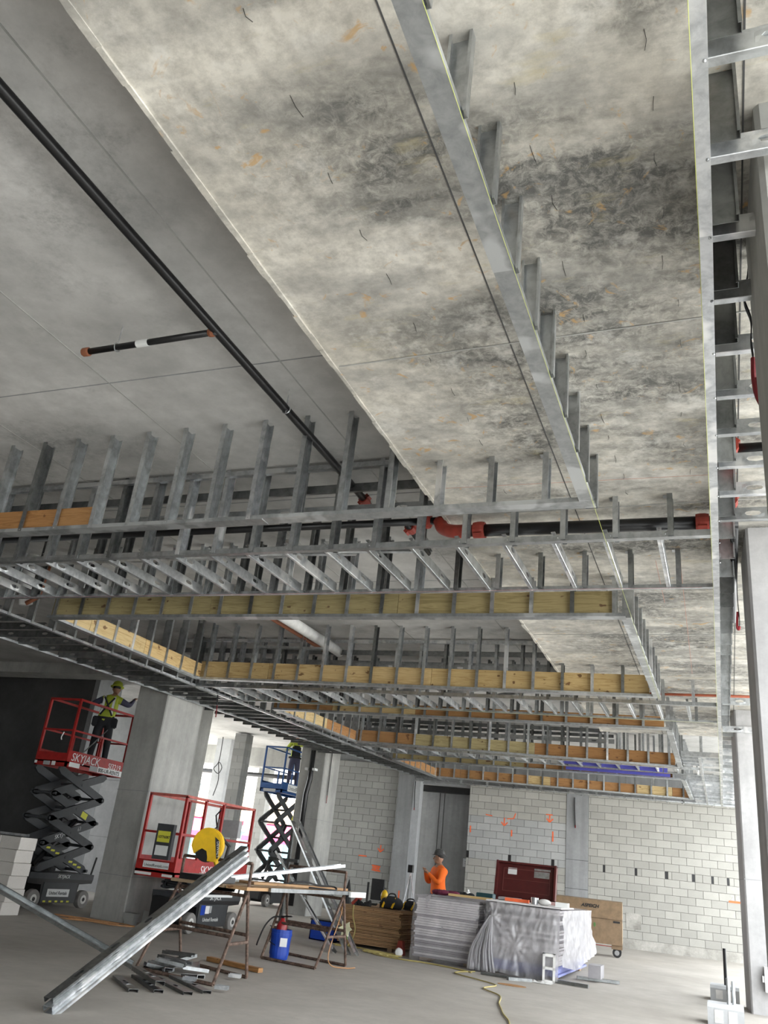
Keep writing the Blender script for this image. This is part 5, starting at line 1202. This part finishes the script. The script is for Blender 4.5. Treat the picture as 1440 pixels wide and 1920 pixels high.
# cords
def cord(pts, r, mat, label, k=6):
    b = NB(); tube(b, smooth_path(pts, k), r, 6); return obj('extension_cord', b, mat, label=label, cat='cord')
R_ = random.Random(3)
def coil(cx, cy, rx, ry, n, jit=.06): return [(cx+rx*(1+R_.uniform(-jit, jit)*3)*math.cos(i*2.4), cy+ry*(1+R_.uniform(-jit, jit)*3)*math.sin(i*2.4), .012+.004*(i % 5)) for i in range(n)]
cord([(-6.35, 15.42, .66), (-6.3, 15.3, .5), (-6.22, 15.28, .25), (-6.3, 15.2, .02), (-6.5, 15.1, .012)], .012, 'cord_yellow', 'yellow cord hanging down the front of the plywood stack')
cord([(-6.6, 15.25, .012), (-6.0, 15.2, .012), (-5.7, 15.0, .012), (-5.3, 14.9, .012)]+coil(-5.5, 14.75, .35, .16, 16)+[(-5.0, 14.4, .012), (-4.6, 14.45, .012), (-4.1, 14.3, .012), (-3.75, 14.1, .012)], .011, 'cord_yellow', 'tangled yellow cord on the floor before the stacks', 4)
cord([(-3.75, 14.3, .012), (-3.9, 13.7, .012), (-3.45, 13.3, .012), (-3.08, 12.95, .012), (-3.12, 12.4, .012), (-2.78, 11.9, .012), (-2.62, 11.2, .012), (-2.5, 10.8, .012), (-2.38, 10.4, .012), (-2.2, 9.9, .012), (-2.05, 9.2, .012)], .009, 'cord_yellow', 'yellow cord winding toward the camera across the floor')
cord([(-10.9, 12.9, .012), (-10.3, 12.5, .012), (-9.8, 12.75, .012), (-9.45, 12.7, .012), (-9.2, 12.95, .012), (-9.6, 13.05, .012), (-10.2, 12.9, .012)]+coil(-10.0, 12.75, .6, .18, 9), .010, 'cord_orange', 'dull orange cord lying at the foot of big column', 4)
cord([(-5.22, 12.3, .9), (-5.2, 12.15, .6), (-5.22, 11.95, .2), (-5.15, 11.9, .04), (-5.0, 12.1, .012), (-4.95, 12.3, .012)], .008, 'cord_orange', 'reddish cord hanging from the farther sawhorse')

# ================================================================== OUTSIDE
def pier(x, y, wd, dp, label, mat='block_pier', z1=4.75):
    root = empty('block_pier', (x, y, 0), label, 'pier')
    b = NB(); box(b, x+.01, x+wd-.01, y+.01, y+dp-.01, 0, z1); obj('core', b, 'mortar', root)
    z = 0.0; r = 0
    while z < z1-.02:
        h = min(BH, z1-z)
        cuts = [0, wd*.5, wd] if r % 2 else [0, wd]
        for a, c in zip(cuts, cuts[1:]):
            b = NB(); box(b, x+a+.004, x+c-.004, y, y+dp*.5-.004, z+.004, z+h-.004); obj('block', b, mat, root)
        b = NB(); box(b, x+.004, x+wd-.004, y+dp*.5+.004, y+dp, z+.004, z+h-.004); obj('block', b, mat, root)
        z += BH; r += 1
    return root
pier(-14.35, 23.5, .42, .42, 'grey block pier standing in the bright street opening')
pier(-17.0, 30.0, .5, .4, 'dim block pier seen through the blue lift rails', z1=4.7)
b = NB(); prism(b, [(-16.05, 25.2), (-15.5, 25.2), (-15.5, 25.8), (-16.05, 25.8)], 0, ZH, 'z'); OC = obj('concrete_column', b, 'wall_light', kind='structure', label='light concrete column by the street, left of the block pier', cat='column')
BM = empty('black_main', (-15, 27.8, 3.9), 'black pipe hanging across the street opening', 'pipe')
pipe([(-19, 27.8, 3.95), (-10.8, 27.8, 3.9)], .08, 'black_pipe', BM)
for x in (-18, -16, -14, -12): pipe([(x, 27.8, 3.9), (x, 27.8, ZH)], .012, 'galvanized_steel', BM, 'hanger_rod', 5)
b = NB(); tube(b, smooth_path([(-15.6, 24.8, ZH), (-15.6, 24.8, 4.0), (-15.75, 24.8, 3.75), (-15.55, 24.8, 3.6), (-15.45, 24.8, 3.8), (-15.6, 24.8, 3.95), (-15.5, 24.8, 3.4), (-15.6, 24.8, 2.9)], 4), .014, 6); obj('hanging_cable', b, 'black_rubber', label='looped cable hanging before the street opening', cat='cable')
b = NB(); box(b, -17.2, -16.9, 26.0, 26.2, 3.1, 3.35); tube(b, [(-17.05, 26.1, 3.35), (-17.05, 26.1, ZH)], .01, 4); obj('hanging_light', b, 'galvanized_dark', label='small work light hanging in the street opening', cat='light')
# street: facade with bands, awnings, shop fronts, van, barrier
FB = empty('street_building', (-30, 46, -.25), 'pale street building with cream band across the road', 'building')
b = NB(); box(b, -70, -8, 46.5, 47.5, -.25, 14); obj('wall', b, 'facade_white', FB)
b = NB(); box(b, -70, -8, 46.1, 46.6, 3.0, 4.4); obj('cream_band', b, 'facade_cream', FB)
for i in range(14):
    x = -50+2.9*i; b = NB(); box(b, x, x+2.4, 46.35, 46.55, -.1, 2.4); wnd = obj('shop_window', b, 'glass_teal', FB)
    b = NB(); box(b, x-.2, x, 46.3, 46.6, -.25, 3.0); box(b, x, x+2.4, 46.3, 46.56, 2.4, 2.55); obj('window_frame', b, 'facade_white', wnd)
for x, lab in ((-36.8, 'pink shop awning at the left of the street building'), (-30.9, 'pink shop awning in the middle of the street building'), (-25.6, 'pink shop awning at the right of the street building')):
    b = NB(); prism(b, [(46.3, 2.95), (46.3, 2.75), (44.4, 1.9), (44.4, 2.15)], x, x+4.2, 'x'); obj('awning', b, 'awning_pink', label=lab, cat='awning')
def car(x, y, label, L=4.4):
    root = empty('car', (x, y, -.25), label, 'car')
    b = NB(); prism(b, [(0, .25), (L, .25), (L, .75), (L*.93, .9), (L*.76, .95), (L*.64, 1.4), (L*.26, 1.42), (L*.1, .95), (0, .85)], y, y+1.7, 'y', T(x, 0, -.25)); bmesh.ops.bevel(b, geom=b.edges[:], offset=.06, segments=2, affect='EDGES'); obj('body', b, 'car_white', root)
    b = NB(); prism(b, [(L*.72, .98), (L*.63, 1.34), (L*.28, 1.35), (L*.15, .98)], y-.01, y+1.71, 'y', T(x, 0, -.25)); obj('windows', b, 'glass_teal', root)
    for dx in (.8, L-.85):
        for dy in (.02, 1.68):
            b = NB(); lathe(b, [(.15, -.1), (.31, -.1), (.31, .1), (.15, .1)], 16, T(x+dx, y+dy, .06) @ M4.Rotation(math.pi/2, 4, 'X')); obj('wheel', b, 'tyre', root)
    b = NB(); box(b, x+.02, x+.05, y-.02, y+.2, .35, .5); obj('tail_light', b, 'red_coupling', root)
car(-24.3, 37.2, 'white car parked on the street beyond the opening')
car(-33.0, 38.0, 'second white car farther left along the street')
b = NB(); prism(b, [(33.0, -.25), (33.6, -.25), (33.4, .5), (33.2, .5)], -24.5, -22.4, 'x'); obj('road_barrier', b, 'spray_orange', label='orange road barrier before the parked car', cat='barrier')
